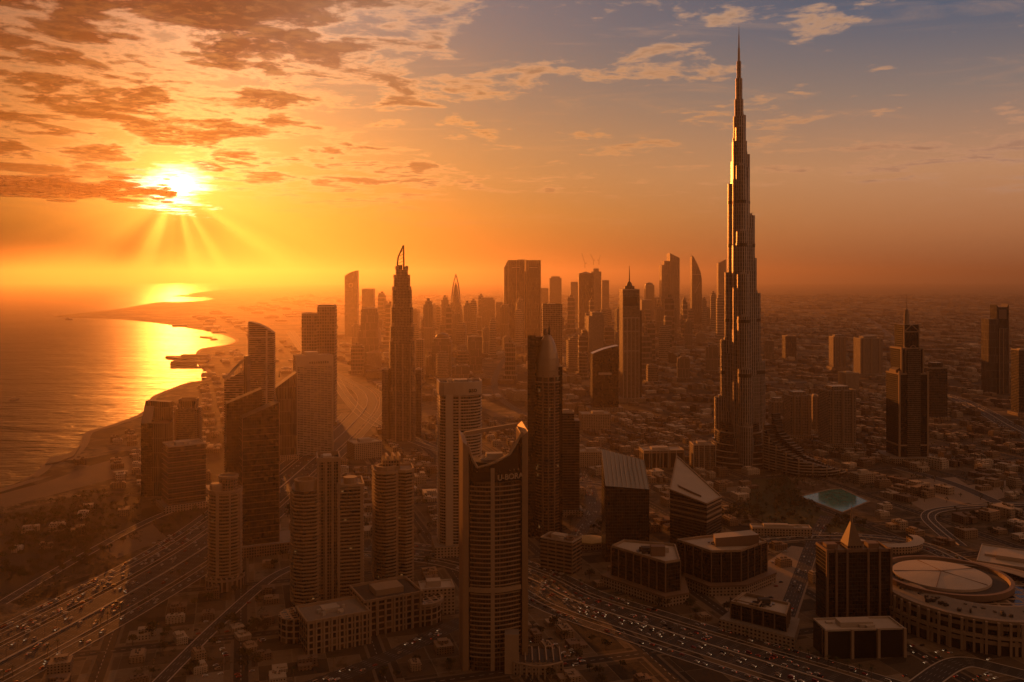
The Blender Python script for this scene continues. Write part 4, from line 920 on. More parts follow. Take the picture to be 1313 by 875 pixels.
# ------------------------------------------------------------------ the hazy skyline behind
def build_skyline():
    B = block
    S = Site(442, 460, 347, 434.5, 0, .8); T = prof_tower('slim glass tower with a concave slanted top and a round opening, left of the skyline', S, [(-.5, None), (.5, None)] + list(reversed(arc(-.5, 354, .5, 347, 1.2))), F_HAZE)
    ring = MB(); zc = S.z(366)
    for i in range(12): a, b = i * math.pi / 6, (i + 1) * math.pi / 6; ring.bar((S.w * .16 * math.cos(a), -S.d / 2 - 1, zc + S.w * .16 * math.sin(a)), (S.w * .16 * math.cos(b), -S.d / 2 - 1, zc + S.w * .16 * math.sin(b)), 1.6, n=5)
    ring.build('round_opening', WHITE, T)
    B('plain square tower just right of the slim concave-topped tower', Site(464, 481, 371, 426.5, 0, 1), F_HAZE)
    T = B('broad stepped tower in front of the plain square one, left of the stepped brown tower', Site(461, 486, 396, 471.3, 5, .8), F_VERT, tiers=[(0, .62, 1, 1, 0, 0), (.62, .93, .92, .9, .03, 0), (.93, 1, .8, .8, .05, 0)])
    B('low brown tower with gabled crown left of the stepped brown tower', Site(470, 489, 452, 476.6, 8, .9), F_RES, crown='pyramid', crown_h=8)
    B('slim dark slab just right of the stepped brown tower', Site(534, 544, 436, 491.7, 0, 1), F_HAZE)
    T = B('domed brown tower with shouldered top in the middle distance', Site(554, 580, 434, 486, 0, .9), F_VERT, tiers=[(0, .92, 1, 1, 0, 0), (.92, 1, .84, .84, 0, 0)], crown='dome', crown_h=17)
    B('pointed tower with an open triangular crown of curved ribs', Site(576, 593, 388, 428.8, 0, 1), F_VERT, tiers=[(0, .8, 1, 1, 0, 0), (.8, .93, .9, .9, 0, 0), (.93, 1, .78, .78, 0, 0)], crown='ogive', crown_h=Site(576, 593, 352, 428.8, 0, 1).h - Site(576, 593, 388, 428.8, 0, 1).h); FOOT.pop(); FOOT.pop()
    B('pale round-cornered tower standing right of the pointed crown tower', Site(615, 635, 382, 421.9, 0, .8), F_HAZE, tiers=[(0, .94, 1, 1, 0, 0), (.94, 1, .8, .8, 0, 0)])
    B('plain block right of the pointed tower and lower than its neighbours', Site(596, 610, 392, 419.0, 0, 1), F_HAZE)
    B('wide dim slab in front of the plain block right of the pointed tower', Site(597, 618, 407, 427.6, 0, .6), F_HAZE)
    B('pale ribbed tower in front of the wide dim slab', Site(599, 618, 432, 478, 6, .9), F_VERT)
    B('narrow tower tight against the left of the broad twin slab', Site(636, 647, 388, 424.7, 0, 1), F_HAZE)
    # the broad slab with a slot
    S = Site(645, 693, 334, 437.4, 4, .55); z = S.z; W, Dp = S.w, S.d
    T = thing('office_tower', 'broadest tower of the skyline, flat-topped twin slab with a vertical slot', 'skyscraper', S.loc, S.rot)
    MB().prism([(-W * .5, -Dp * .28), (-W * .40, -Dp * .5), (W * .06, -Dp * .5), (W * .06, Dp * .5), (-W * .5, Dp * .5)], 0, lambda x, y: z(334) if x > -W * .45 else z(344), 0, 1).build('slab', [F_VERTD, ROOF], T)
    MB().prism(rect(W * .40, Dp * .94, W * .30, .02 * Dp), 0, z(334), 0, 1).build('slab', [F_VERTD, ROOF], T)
    MB().prism(rect(W * .05, Dp * .8, W * .08, .05 * Dp), 0, z(348), 0, 1).build('slot_glazing', [DGLASS], T)
    for x in (-.40, -.17, .055, .11, .5): MB().box(W * x, -Dp * .5 - .6, 2.6, 2, 0, z(334)).build('pier', SAND, T)
    for x in (-.18, .3): MB().box(W * x, -Dp * .5 - .6, W * .22, 1.6, z(344), z(343)).build('belt_course', CONC, T)
    plant(T, W * .5, Dp * .6, z(334), 3, 5); podium(T, W * 1.5, Dp * 1.6, 14, F_LOW)
    B('plain tower seen just right of the broad twin slab, taller and farther', Site(704, 720, 355, 407.5, 0, .8), F_HAZE, tiers=[(0, .97, 1, 1, 0, 0), (.97, 1, .7, .8, 0, 0)])
    B('flat-capped pale tower in front, right against the broad twin slab', Site(695, 721, 391, 484, 0, .7), F_HAZE, crown='flat', para=DSTEEL)
    B('short faint block between the broad twin slab and the plain far tower', Site(692, 703, 370, 404.6, 0, 1), F_HAZE)
    T = B('dark tower with a shallow pyramid cap and a crane on top', Site(741, 761, 351, 423.0, 0, 1), F_VERTD, crown='pyramid', crown_h=14, mast_to=None); 
    def crane(label, x0, y0, x1, y1, yb, side):
        S = Site(min(x0, x1), max(x0, x1) + 2, y1, yb, 0, 1); FOOT.pop(); k = S.mpp
        c = thing('tower_crane', label, 'crane', (S.loc[0], S.D, S.z(y0)))
        MB().bar((0, 0, 0), (0, 0, k * 6), k * .30, n=4).build('crane_mast', DSTEEL, c)
        MB().bar((0, 0, k * 6), (side * k * abs(x1 - x0) * 1.0, 0, k * 6 + S.z(y1) - S.z(y0) - k * 6), k * .26, n=4).build('crane_jib', DSTEEL, c)
        MB().bar((0, 0, k * 6), (-side * k * 2.2, 0, k * 6.4), k * .4, n=4).build('counter_jib', DSTEEL, c)
    crane('crane with its jib raised steeply, on the pyramid-capped dark tower', 751, 344, 747, 325, 423.0, -1)
    B('slender unfinished tower with two raised crane jibs on top', Site(757, 771, 345, 413.3, 0, 1), F_HAZE, tiers=[(0, .95, 1, 1, 0, 0), (.95, 1, .55, .6, 0, 0)], pod=False)
    crane('left crane of the pair on the slender unfinished tower', 762, 340, 758, 326, 413.3, -1); crane('right crane of the pair on the slender unfinished tower', 766, 340, 768, 327, 413.3, 1)
    B('faint tower right of the slender unfinished tower', Site(771, 781, 360, 404.6, 0, 1), F_HAZE)
    B('faint tower left of the dark pyramid-capped tower', Site(731, 742, 362, 403.5, 0, 1), F_HAZE)
    B('pale residential tower with balconies and stepped roof in front of the crane towers', Site(751, 774, 401, 482, 8, .9), F_RES, tiers=[(0, .95, 1, 1, 0, 0), (.95, 1, .7, .8, .1, 0)])
    B('lower pale wing tower left of the pale residential tower', Site(745, 757, 424, 480, 8, .9), F_RES)
    # dark bowed-roof slab
    S = Site(757, 793, 445, 528, 4, .5); T = prof_tower('dark slab with a bowed roof rising to the right, in the mid distance', S, [(-.5, None), (.5, None)] + list(reversed(arc(-.5, 453, .5, 443, 1.3))), F_DARK, roofmat=STEEL)
    MB().box(-S.w * .02, -S.d / 2 - .5, S.w * .5, .9, S.z(480), S.z(477)).build('sign_band', CONC, T)
    # hotel with mast
    S = Site(794, 820, 372, 516, 6, .9); z = S.z; W, Dp = S.w, S.d
    T = thing('hotel_tower', 'grid-fronted tower with a drum and a thin mast on its flat top, mid skyline', 'skyscraper', S.loc, S.rot)
    MB().prism(rect(W, Dp), 0, S.h, 0, 1).build('facade', [F_GRID, ROOF], T); parapet(T, rect(W, Dp), S.h, 3, 1, CONC)
    MB().box(-.02 * W, -Dp / 2 - .3, W * .78, 1.2, z(392), z(381)).build('sky_lobby_glazing', DGLASS, T)
    for x in (-.46, -.24, 0, .24, .46): MB().box(W * x, -Dp / 2 - .8, 1.8, 1.8, 0, z(408)).build('pier', CONC, T)
    for y in (408, 425, 450): MB().box(0, -Dp / 2 - .8, W, 1.4, z(y), z(y) + 2.6).build('belt_course', CONC, T)
    MB().lathe([(W * .30, S.h), (W * .30, z(367)), (W * .20, z(367)), (W * .12, z(363)), (W * .04, z(361)), (W * .03, z(352)), (.6, z(341))], 20).build('mast', DSTEEL, T)
    MB().prism(rect(W * .16, Dp * .7, W * .58, 0), 0, z(398), 0, 1).build('side_slab', [F_VERTD, ROOF], T); podium(T, W * 1.6, Dp * 1.6, 12, F_LOW)
    B('round-topped faint tower right of the grid-fronted tower', Site(826, 839, 366, 409.2, 0, 1), F_HAZE, crown='dome', crown_h=22)
    B('low pale tower right against the grid-fronted tower', Site(821, 836, 385, 417.3, 0, 1), F_HAZE)
    B('slim pale tower left of the tall twin-wedge tower', Site(839, 847, 382, 410.4, 0, 1), F_HAZE)
    S = Site(845, 871, 333, 421.9, 3, .8); z = S.z; W, Dp = S.w, S.d
    T = thing('office_tower', 'tall twin tower whose right half ends in a slanted glass wedge', 'skyscraper', S.loc, S.rot)
    MB().profile([(-W * .06, 0), (W * .5, 0), (W * .5, z(331)), (-W * .06, z(325))], -Dp * .5, Dp * .4, 0, 1).build('wedge_slab', [F_VERT, ROOF], T)
    MB().prism(rect(W * .46, Dp * .8, -W * .27, .02), 0, z(340), 0, 1).build('stepped_slab', [F_VERT, ROOF], T); MB().prism(rect(W * .30, Dp * .6, -W * .19, 0), z(340), z(335), 0, 1).build('penthouse', [F_VERT], T)
    MB().box(W * .5, -Dp * .5, 2.6, 2.6, 0, z(331)).build('pier', WHITE, T); MB().box(-W * .05, -Dp * .5, 2.6, 2.6, 0, z(326)).build('pier', WHITE, T)
    S = Site(885, 900, 330, 417.3, 0, .9); T = prof_tower('sail-shaped tower with a sharp curved point', S, [(-.5, None), (.5, None), (.5, 372)] + [(.48, 358), (.38, 350), (.12, 341), (-.15, 334), (-.42, 328), (-.5, 329)], F_VERTD)
    for (a, b, c, d) in ((-.48, 352, .4, 352), (-.2, 376, .3, 362)): MB().bar((a * S.w, -S.d / 2 - .6, S.z(b)), (c * S.w, -S.d / 2 - .6, S.z(d)), 1.4, n=4).build('cross_brace', CONC, T)
    B('square block joined to the right of the sail-shaped tower', Site(897, 909, 394, 417.3, 0, 1), F_VERTD)
    S = Site(919, 931, 334, 413.3, 0, .9); prof_tower('slant-topped pale tower half hidden behind the tallest tower', S, [(-.5, None), (.5, None), (.5, 333), (-.5, 338)], F_HAZE)
    S = Site(857, 887, 453, 469.7, 4, .6); T = prof_tower('dark wedge block with a long pale sloping roof left of the tallest tower', S, [(-.5, None), (.5, None), (.5, 476), (-.48, 451), (-.5, 452)], F_VERTD, roofmat=ROOFL)
    B('low dark block with a domed cap left of the tallest tower', Site(887, 905, 453, 435.6, 0, .9), F_VERTD, crown='dome', crown_h=10)
    B('sunlit ribbed tower just left of the tallest tower', Site(906, 921, 438, 435.6, 0, .9), F_VERT)
    B('slim tower standing behind the dark wedge block', Site(874, 884, 418, 421.9, 0, 1), F_HAZE)
build_skyline()

# ------------------------------------------------------------------ right-hand towers
def build_right():
    S = Site(1137, 1188, 478, 594, 5, .9); z = S.z; W, Dp = S.w, S.d
    T = thing('hotel_tower', 'dark stepped tower with pale corner piers, triangular gable and a mast at the right', 'skyscraper', S.loc, S.rot)
    G = facade('dark_grid_facade', (.16, .12, .085), (.014, .013, .013), 3.9, 2.6, .70, .74, blinds=.05)
    MB().prism(rect(W, Dp), 0, S.h, 0, 1).build('body', [F_DARK, ROOF], T)
    MB().prism(rect(W * .76, Dp * .82), S.h, z(446), 0, 1).build('upper_body', [F_DARK, ROOF], T)
    MB().prism([(-W * .27, -Dp * .34), (W * .27, -Dp * .34), (W * .27, Dp * .34), (-W * .27, Dp * .34)], z(446), z(416), 0, 1).build('head', [F_DARK, ROOF], T)
    MB().box(0, -Dp * .5 - .5, W * .46, 2, 0, z(448)).build('centre_bay', G, T)
    for x, y in ((-.5, 476), (.5, 477), (-.25, 446), (.25, 446), (-.38, 446), (.38, 450)): MB().box(W * x, -Dp * .5 + (.4 if abs(x) > .4 else Dp * .09), 3.0, 3.4, 0 if abs(x) > .4 else S.h, z(y) + 3).build('pier', SAND, T)
    for y, k in ((478, 1.02), (568, 1.02), (446, .80)): MB().prism(rect(W * k, Dp * (k if k > 1 else .86)), z(y) - 1.5, z(y) + 1.5, 0, 0, True).build('cornice', SAND, T)
    g = MB(); yy = -Dp * .34 - .8
    for a, b in (((-.24, 424), (0, 416)), ((0, 416), (.24, 424)), ((-.24, 425), (.24, 425)), ((-.26, 446), (-.26, 416)), ((.26, 446), (.26, 416))): g.bar((a[0] * W, yy, z(a[1])), (b[0] * W, yy, z(b[1])), 1.3, n=4)
    g.build('gable_frame', SAND, T)
    for s in (-1, 1): MB().prism(rect(W * .13, Dp * .5, s * W * .44), S.h, lambda x, y, s=s: S.h + 22 - abs(x) / W * 30, 0, 1).build('shoulder', [BROWN, ROOF], T)
    MB().lathe([(W * .09, z(416)), (W * .08, z(402)), (W * .06, z(402)), (W * .06, z(398)), (.9, z(395)), (.3, z(377))], 12).build('mast', SAND, T)
    ac = MB()
    for i in range(9): t0, t1 = math.pi * i / 9, math.pi * (i + 1) / 9; ac.bar((W * .1 * math.cos(t0), -Dp * .46, z(446) + W * .1 * math.sin(t0)), (W * .1 * math.cos(t1), -Dp * .46, z(446) + W * .1 * math.sin(t1)), .8, n=4)
    ac.build('arch', SAND, T); podium(T, W * 1.7, Dp * 1.6, 10, F_LOW)
    block('dark slab tower right behind the dark stepped tower with the mast', Site(1185, 1214, 472, 540, 4, .6), F_DBAND, crown='box', crown_h=14)
    S = Site(1258, 1296, 408, 506, 4, .7); z = S.z; W, Dp = S.w, S.d
    T = thing('office_tower', 'dark notched twin tower near the right edge of the view', 'skyscraper', S.loc, S.rot)
    MB().profile([(-W * .05, 0), (W * .5, 0), (W * .5, z(390)), (W * .42, z(394)), (W * .02, z(394)), (-W * .05, z(391))], -Dp * .2, Dp * .5, 0, 1).build('rear_slab', [F_DARK, ROOF], T)
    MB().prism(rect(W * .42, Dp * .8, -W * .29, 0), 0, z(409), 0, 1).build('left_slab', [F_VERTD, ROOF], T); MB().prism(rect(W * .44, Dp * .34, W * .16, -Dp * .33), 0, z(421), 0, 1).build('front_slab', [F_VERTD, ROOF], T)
    for x in (-.06, .12, .37): MB().box(W * x, -Dp * .5 - .4, 1.8, 1.4, 0, z(421)).build('pier', SAND, T)
    MB().box(W * .22, -Dp * .2 - .4, W * .34, 1.2, z(409), z(397)).build('head_panel', BROWN, T)
    block('dark banded tower cut by the right edge of the view', Site(1297, 1325, 449, 534, 4, .8), F_DBAND)
    # residential group right of the tallest tower
    def res(label, S, crown='box', mat=None, seed=0):
        T = block(label, S, mat or F_RES, cat='tower', name='apartment_tower', crown=crown, crown_h=9, seed=seed)
        for x in (-.36, 0, .36): MB().box(S.w * x, -S.d / 2 - .8, S.w * .07, 1.8, 0, S.h + 3).build('pier', SAND, T)
        return T
    res('broad pale apartment tower right of the tallest tower, nearest of its group', Site(1050, 1097, 500, 576, 10, .7)); res('pale apartment tower with stepped roof left of the broad one in its group', Site(1005, 1040, 507, 566, 8, .8), seed=1)
    res('narrow sunlit apartment slab between the two pale apartment towers', Site(1038, 1051, 508, 556, 0, 1.4), 'flat'); res('low apartment block with a lit edge close to the right of the tallest tower', Site(985, 1007, 515, 556, 6, .8), seed=2)
    block('low sand-coloured hall in front of the low apartment block by the tallest tower', Site(986, 1014, 537, 562, 6, .8), F_LOW, 'building', 'low_building', pod=False)
    res('slim sunlit apartment tower, left of the two lone towers on the far plain', Site(1063, 1085, 432, 477, 4, .8), seed=3); res('wide sunlit apartment tower, right of the two lone towers on the far plain', Site(1095, 1131, 434, 484, 6, .6), seed=1)
    block('flat sandy hall below the wide lone tower on the far plain', Site(1075, 1101, 478, 503, 8, 1.0), F_LOW, 'building', 'low_building', pod=False)
    block('small sunlit tower at the right edge of the tallest tower on the plain', Site(980, 992, 437, 461, 0, 1), F_VERT, pod=False); block('small dark tower on the plain right of the tallest tower', Site(1003, 1021, 431, 460, 0, 1), F_VERTD, pod=False)
build_right()

# ------------------------------------------------------------------ dark glass group in front of the tallest tower, and the low halls
def build_centre():
    # black slab with a sloping glass head
    S = Site(771, 832, 618, 722, 3, .62); z = S.z; W, Dp = S.w, S.d
    T = thing('office_tower', 'black glass slab with a big sloping grey glass roof', 'tower', S.loc, S.rot)
    zf, zb = z(620), z(592)
    MB().prism(rect(W, Dp), 0, lambda x, y: (zf if y < 0 else zb + 12) - (x / W + .5) * (5 if y < 0 else 15), 0, 1).build('facade', [F_DARK, DGLASS], T)
    sl = MB(); gl = bpy.data.materials.get('roof_glass') or pbr('roof_glass')[0]
    b = gl.node_tree.nodes['Principled BSDF']; b.inputs['Base Color'].default_value = (.20, .21, .22, 1); b.inputs['Roughness'].default_value = .28; b.inputs['Metallic'].default_value = .55
    sl.face([(-W / 2 + .5, -Dp / 2 - .3, zf + 1), (W / 2 - .5, -Dp / 2 - .3, zf - 4), (W / 2 - .5, Dp / 2, zb - 2), (-W / 2 + .5, Dp / 2, zb + 13)]); sl.build('sloping_roof', gl, T)
    for i in range(11): t = i / 10; MB().bar((-W / 2 + W * t, -Dp / 2 - .4, zf + 1.3 - 5 * t), (-W / 2 + W * t, Dp / 2, zb + 13.4 - 15 * t), .42, n=4).build('roof_rib', STEEL, T)
    # triangular tower
    hA = 66.0; A, B, C, Dq = gp(859, 637, hA), gp(906, 647, hA), gp(925, 638, hA), gp(868, 612, hA)
    cx, cy = (A[0] + B[0] + C[0] + Dq[0]) / 4, (A[1] + B[1] + C[1] + Dq[1]) / 4
    T = thing('office_tower', 'dark triangular tower with pale top bands and an open sloping roof', 'tower', (cx, cy, 0)); FOOT.append((cx, cy, 48))
    P = [(p[0] - cx, p[1] - cy) for p in (A, B, C, Dq)]
    top = lambda x, y: hA + max(0, (P[1][0] - x) / (P[1][0] - P[3][0])) * (30 if y > P[0][1] + 5 else 2)
    MB().prism(P, 0, top, 0, 1).build('facade', [F_DBAND, ROOFL], T)
    for k in range(4): MB().prism(grow(P, .8 - .1 * k), hA - 4.5 - k * 6.5, hA - 2.2 - k * 6.5, 0, 0, True).build('band', SAND, T)
    pa = MB(); Q = [P[0], P[1], P[2], P[3]]
    for a, b in zip(Q, Q[1:] + Q[:1]): pa.bar((*a, top(*a) + .8), (*b, top(*b) + .8), 1.2, n=4)
    pa.build('roof_rim', SAND, T)
    m = MB(); m.prism([(P[0][0] * .6, P[0][1] * .55 + 4), (P[1][0] * .8, P[1][1] * .6 + 3), (P[1][0] * .8 - 4, P[1][1] * .6 + 12), (P[0][0] * .6, P[0][1] * .55 + 12)], hA, lambda x, y: hA + 12 if x < 0 else hA + 5, 0, 0); m.build('roof_wedge', BROWN, T)
    r = MB(); r.box(6, 6, 12, 9, hA, hA + 7); r.box(-2, 14, 8, 6, hA, hA + 10); r.build('roof_plant', ROOFD, T)
    # two wedge-shaped low blocks
    def wedge(label, roofpx, h, seed, mat=F_DARK, ring=True):
        P = [gp(x, y, h) for x, y in roofpx]; cx = sum(p[0] for p in P) / len(P); cy = sum(p[1] for p in P) / len(P)
        T = thing('office_block', label, 'building', (cx, cy, 0)); P = [(x - cx, y - cy) for x, y in P]
        R = max(math.hypot(*p) for p in P); FOOT.append((cx, cy, R * .9))
        MB().prism(P, 0, h, 0, 1).build('facade', [mat, ROOFL], T); parapet(T, P, h, 2.6, 1.4, SAND)
        pr = MB()
        n = len(P)
        for i in range(n):
            a, b = Vector(P[i]), Vector(P[(i + 1) % n]); L = (b - a).length; k = max(1, int(L / 11))
            for j in range(k): q = a + (b - a) * (j / k); nrm = Vector((b.y - a.y, a.x - b.x)).normalized() * .5; pr.box(q.x + nrm.x, q.y + nrm.y, 1.1, 1.1, 0, h + 1, math.atan2(b.y - a.y, b.x - a.x))
        pr.build('mullion', BROWN, T)
        MB().prism(grow(P, 9), 0, 11, 0, 1).build('podium', [F_LOW, ROOF], T)
        plant(T, R * .8, R * .45, h, seed + 20, 11, mat=ROOFD); fan = MB()
        for q in range(7): a = seed + q * 2.4; fan.lathe([(1.5, h), (1.5, h + 1.6), (1.1, h + 1.7)], 10, x=R * .33 * math.cos(a), y=R * .16 * math.sin(a))
        fan.build('roof_fan', STEEL, T)
        if ring: MB().prism(grow(P, 9.6), 9.6, 11.8, 0, 1, True).build('podium_cornice', BROWN, T)
        return T, P, h
    T, P, h = wedge('dark wedge-shaped low block with a pale triangular roof above the curved highway', [(784, 702), (853, 723), (872, 720), (866, 700.5), (800, 694.5)], 44, 1)
    MB().box(P[1][0] * .62, P[1][1] * .3, 16, 9, h, h + 11).build('penthouse', BROWN, T); MB().box(P[2][0] * .6, P[2][1] * .2 + 6, 8, 6, h, h + 6).build('roof_plant', ROOFL, T)
    T, P, h = wedge('wide dark low block with a brown rooftop hall, right of the wedge-shaped one', [(868, 694), (912, 709), (950, 708), (983, 696), (960, 685), (900, 690)], 46, 2)
    hl = MB(); hl.prism([(-14, -14), (38, -10), (34, 10), (-12, 4)], h, lambda x, y: h + 10 + (x + 14) * .06, 0, 1); hl.build('rooftop_hall', [BROWN, ROOFL], T)
    T, P, h = wedge('small dark box building with an open framed roof by the highway', [(937, 774), (1008, 791), (1013, 776), (952, 763)], 26, 3, ring=False)
    f = MB(); c = [P[0], ((P[0][0] + P[1][0]) / 2, (P[0][1] + P[1][1]) / 2), ((P[2][0] + P[3][0]) / 2, (P[2][1] + P[3][1]) / 2), P[3]]; c = [(x * .82, y * .82) for x, y in c]
    for a, b in zip(c, c[1:] + c[:1]): f.bar((*a, h + 4), (*b, h + 4), .9, n=4); f.bar((*a, h), (*a, h + 4), .9, n=4)
    f.build('roof_frame', SAND, T)
    # parking-deck block with cylinders on its roof, and the octagonal tent beside it
    S = Site(693, 746, 690, 737, -30, .6); T = block('banded parking block with round openings on its roof beside the curved highway', S, facade('deck_facade', (.27, .19, .12), (.02, .016, .013), 4.6, 11, .5, .9, blinds=0), 'building', 'parking_block', pod=False, roofmat=BROWN)
    for x, y in ((-.28, 0), (.05, .1), (.3, -.1)): MB().lathe([(5.5, S.h), (5.5, S.h + 3), (4.2, S.h + 3), (4.0, S.h + .2)], 14, x=S.w * x, y=S.d * y).build('roof_ring', BROWN, T)
    x, y = gp(758, 703); T = thing('pavilion', 'eight-sided pale yellow pavilion roof beside the black glass slab', 'pavilion', (x, y + 10, 0)); FOOT.append((x, y + 10, 22))
    MB().lathe([(18, 0), (18, 8)], 8).build('wall', F_LOW, T); MB().lathe([(20.5, 8), (20.5, 9), (14, 11), (.3, 12.5)], 8, smooth=False).build('roof', plain('yellow_canvas', (.50, .36, .14), .7, var=.15), T)
    # flat hall behind
    S = Site(819, 877, 576, 601, 5, .5); block('long low hall with a pale roof and dark bays left of the tallest tower', S, facade('hall_facade', (.30, .21, .14), (.03, .024, .018), 30, 13, .9, .82, blinds=0), 'building', 'low_building', roofmat=ROOFL, pod=False, ribs=5)
    # tower with the pyramid roof
    S = Site(1047, 1140, 703, 806, 4, .42); z = S.z; W, Dp = S.w, S.d
    T = thing('hotel_tower', 'wide dark glass building with stone piers and a small pyramid roof', 'tower', S.loc, S.rot)
    MB().prism(rect(W, Dp), 0, S.h, 0, 1).build('facade', [F_DARK, ROOF], T); parapet(T, rect(W, Dp), S.h, 3, 1.2, BROWN)
    for x in (-.5, -.36, -.19, .14, .32, .5): MB().box(W * x, -Dp / 2 - .5, 2.2, 2, 0, S.h + 4).build('pier', BROWN, T)
    cxp = -W * .02; MB().prism(rect(W * .24, Dp * .62, cxp), S.h, z(697), 0, 1).build('pyramid_base', [F_RESD, BROWN], T)
    p = MB(); Q = rect(W * .24, Dp * .62, cxp); zt = z(664)
    for i in range(4): p.face([(*Q[i], z(697)), (*Q[(i + 1) % 4], z(697)), (cxp + (3 if Q[(i + 1) % 4][0] > cxp else -3) * 0, 0, zt)])
    p.build('pyramid_roof', plain('copper_roof', (.17, .115, .07), .6), T); MB().lathe([(1.6, zt - 6), (1.2, zt), (.2, z(648))], 8, x=cxp).build('finial', SAND, T)
    for x in (-.36, .30): MB().box(W * x, 0, 12, 10, S.h, S.h + 6).build('roof_plant', BROWN, T)
    S = Site(1044, 1157, 801, 853, 4, .38); T = block('flat hall with three dark bays in front of the pyramid-roofed building', S, facade('bay_facade', (.30, .21, .14), (.014, .012, .011), 40, S.w / 3.0, .9, .93, blinds=0), 'building', 'low_building', roofmat=ROOFL, pod=False)
    for x in (-.5, -.167, .167, .5): MB().box(S.w * x, -S.d / 2 - .6, 2.6, 2, 0, S.h + 1.5).build('pier', SAND, T)
    # the round mall
    x, y = gp(1258, 796); T = thing('round_mall', 'large round mall building with ringed terraces and a white disc roof', 'mall', (x, y + 8, 0)); R = 98.0; FOOT.append((x, y + 8, 108))
    G = facade('mall_facade', (.33, .24, .155), (.022, .018, .014), 13, 15, .70, .80, blinds=.03)
    MB().lathe([(R, 0), (R, 16)], 60).build('lower_wall', G, T); MB().lathe([(R + 1.5, 15), (R + 1.5, 17.5), (R - 3, 17.5)], 60, cap=False).build('lower_cornice', SAND, T)
    MB().lathe([(R - 4, 17), (R - 4, 30)], 60).build('upper_wall', G, T); MB().lathe([(R - 2.5, 29), (R - 2.5, 32), (R - 8, 32)], 60, cap=False).build('upper_cornice', SAND, T)
    MB().lathe([(R - 6, 31.6), (R - 14, 32.6), (66, 36), (63, 36)], 60, cap=False).build('roof', ROOF, T)
    dx, dy = -22.0, 24.0
    MB().lathe([(66, 31.8), (66, 38), (62, 38), (61, 34)], 56, x=dx, y=dy, cap=False).build('roof_ring', BROWN, T); MB().lathe([(61, 34), (60, 34.2)], 56, x=dx, y=dy).build('roof_recess', ROOFD, T)
    MB().lathe([(49, 34.4), (49, 37.2), (20, 39.6), (.5, 40.5)], 48, x=dx - 3, y=dy + 3).build('disc_roof', ROOFL, T)
    eq = MB(); rq = random.Random(4)
    for i in range(70): a, q = rq.uniform(2.6, 6.2), rq.uniform(70, 86); eq.box(q * math.cos(a), q * math.sin(a), rq.uniform(1.5, 5), rq.uniform(1.5, 4), 32, 33.5 + rq.uniform(1, 3), a)
    eq.build('roof_plant', ROOFD, T)
    for i in range(5): a = i * 2 * math.pi / 5 + .4; MB().bar((dx - 3, dy + 3, 40.8), (dx - 3 + 48 * math.cos(a), dy + 3 + 48 * math.sin(a), 37.6), .45, n=4).build('roof_seam', BROWN, T)
    for i in range(30): a = math.pi + i * math.pi / 29 * .98; MB().box((R + .4) * math.cos(a), (R + .4) * math.sin(a), 2.2, 2.2, 0, 31, a).build('pier', SAND, T)
    # crescent roof between the lake and the mall
    x, y = gp(1143, 706); T = thing('crescent_pavilion', 'white crescent-shaped roof beside the tree-lined lake', 'pavilion', (x, y + 26, 0)); FOOT.append((x, y + 26, 55))
    m = MB(); n = 22
    for i in range(n):
        t0, t1 = math.radians(175 + 200 * i / n), math.radians(175 + 200 * (i + 1) / n)
        for (ra, rb, za, zb, mm) in ((50, 50, 0, 9, 0), (52, 38, 9.5, 11, 1), (36, 36, 9, 0, 0)):
            f = lambda r, t, zz: (r * math.cos(t), r * .85 * math.sin(t), zz)
            m.face([f(ra, t0, za), f(ra, t1, za), f(rb, t1, zb), f(rb, t0, zb)], [(ra * t0, za), (ra * t1, za), (ra * t1, zb), (ra * t0, zb)], mm)
    m.build('crescent_hall', [F_LOW, ROOFL], T)
    # long flat halls
    for lab, a in (('pale low hall with a flat roof at the right edge behind the round mall', (1256, 1350, 716, 738, -32, 1.0)), ('flat brown hall beyond the lake, near the dark stepped tower', (1090, 1122, 607, 622, 20, .6)), ('long white-roofed hall left of the crescent pavilion', (962, 1040, 676, 690, -4, .22)),
                   ('low dark-roofed hall with round corner right of the broad podium', (536, 583, 751, 790, 12, .7)), ('low pale-roofed hall behind the broad twin apartment tower', (445, 490, 566, 590, 30, .7)), ('flat pale hall left of the black glass slab', (738, 772, 578, 600, 5, .7)), ('sandy square hall behind the dark bowed-roof slab', (742, 783, 530, 552, 6, .6))):
        S = Site(*a); block(lab, S, F_LOW, 'building', 'low_building', roofmat=ROOFL, pod=False, seed=len(lab))
build_centre()
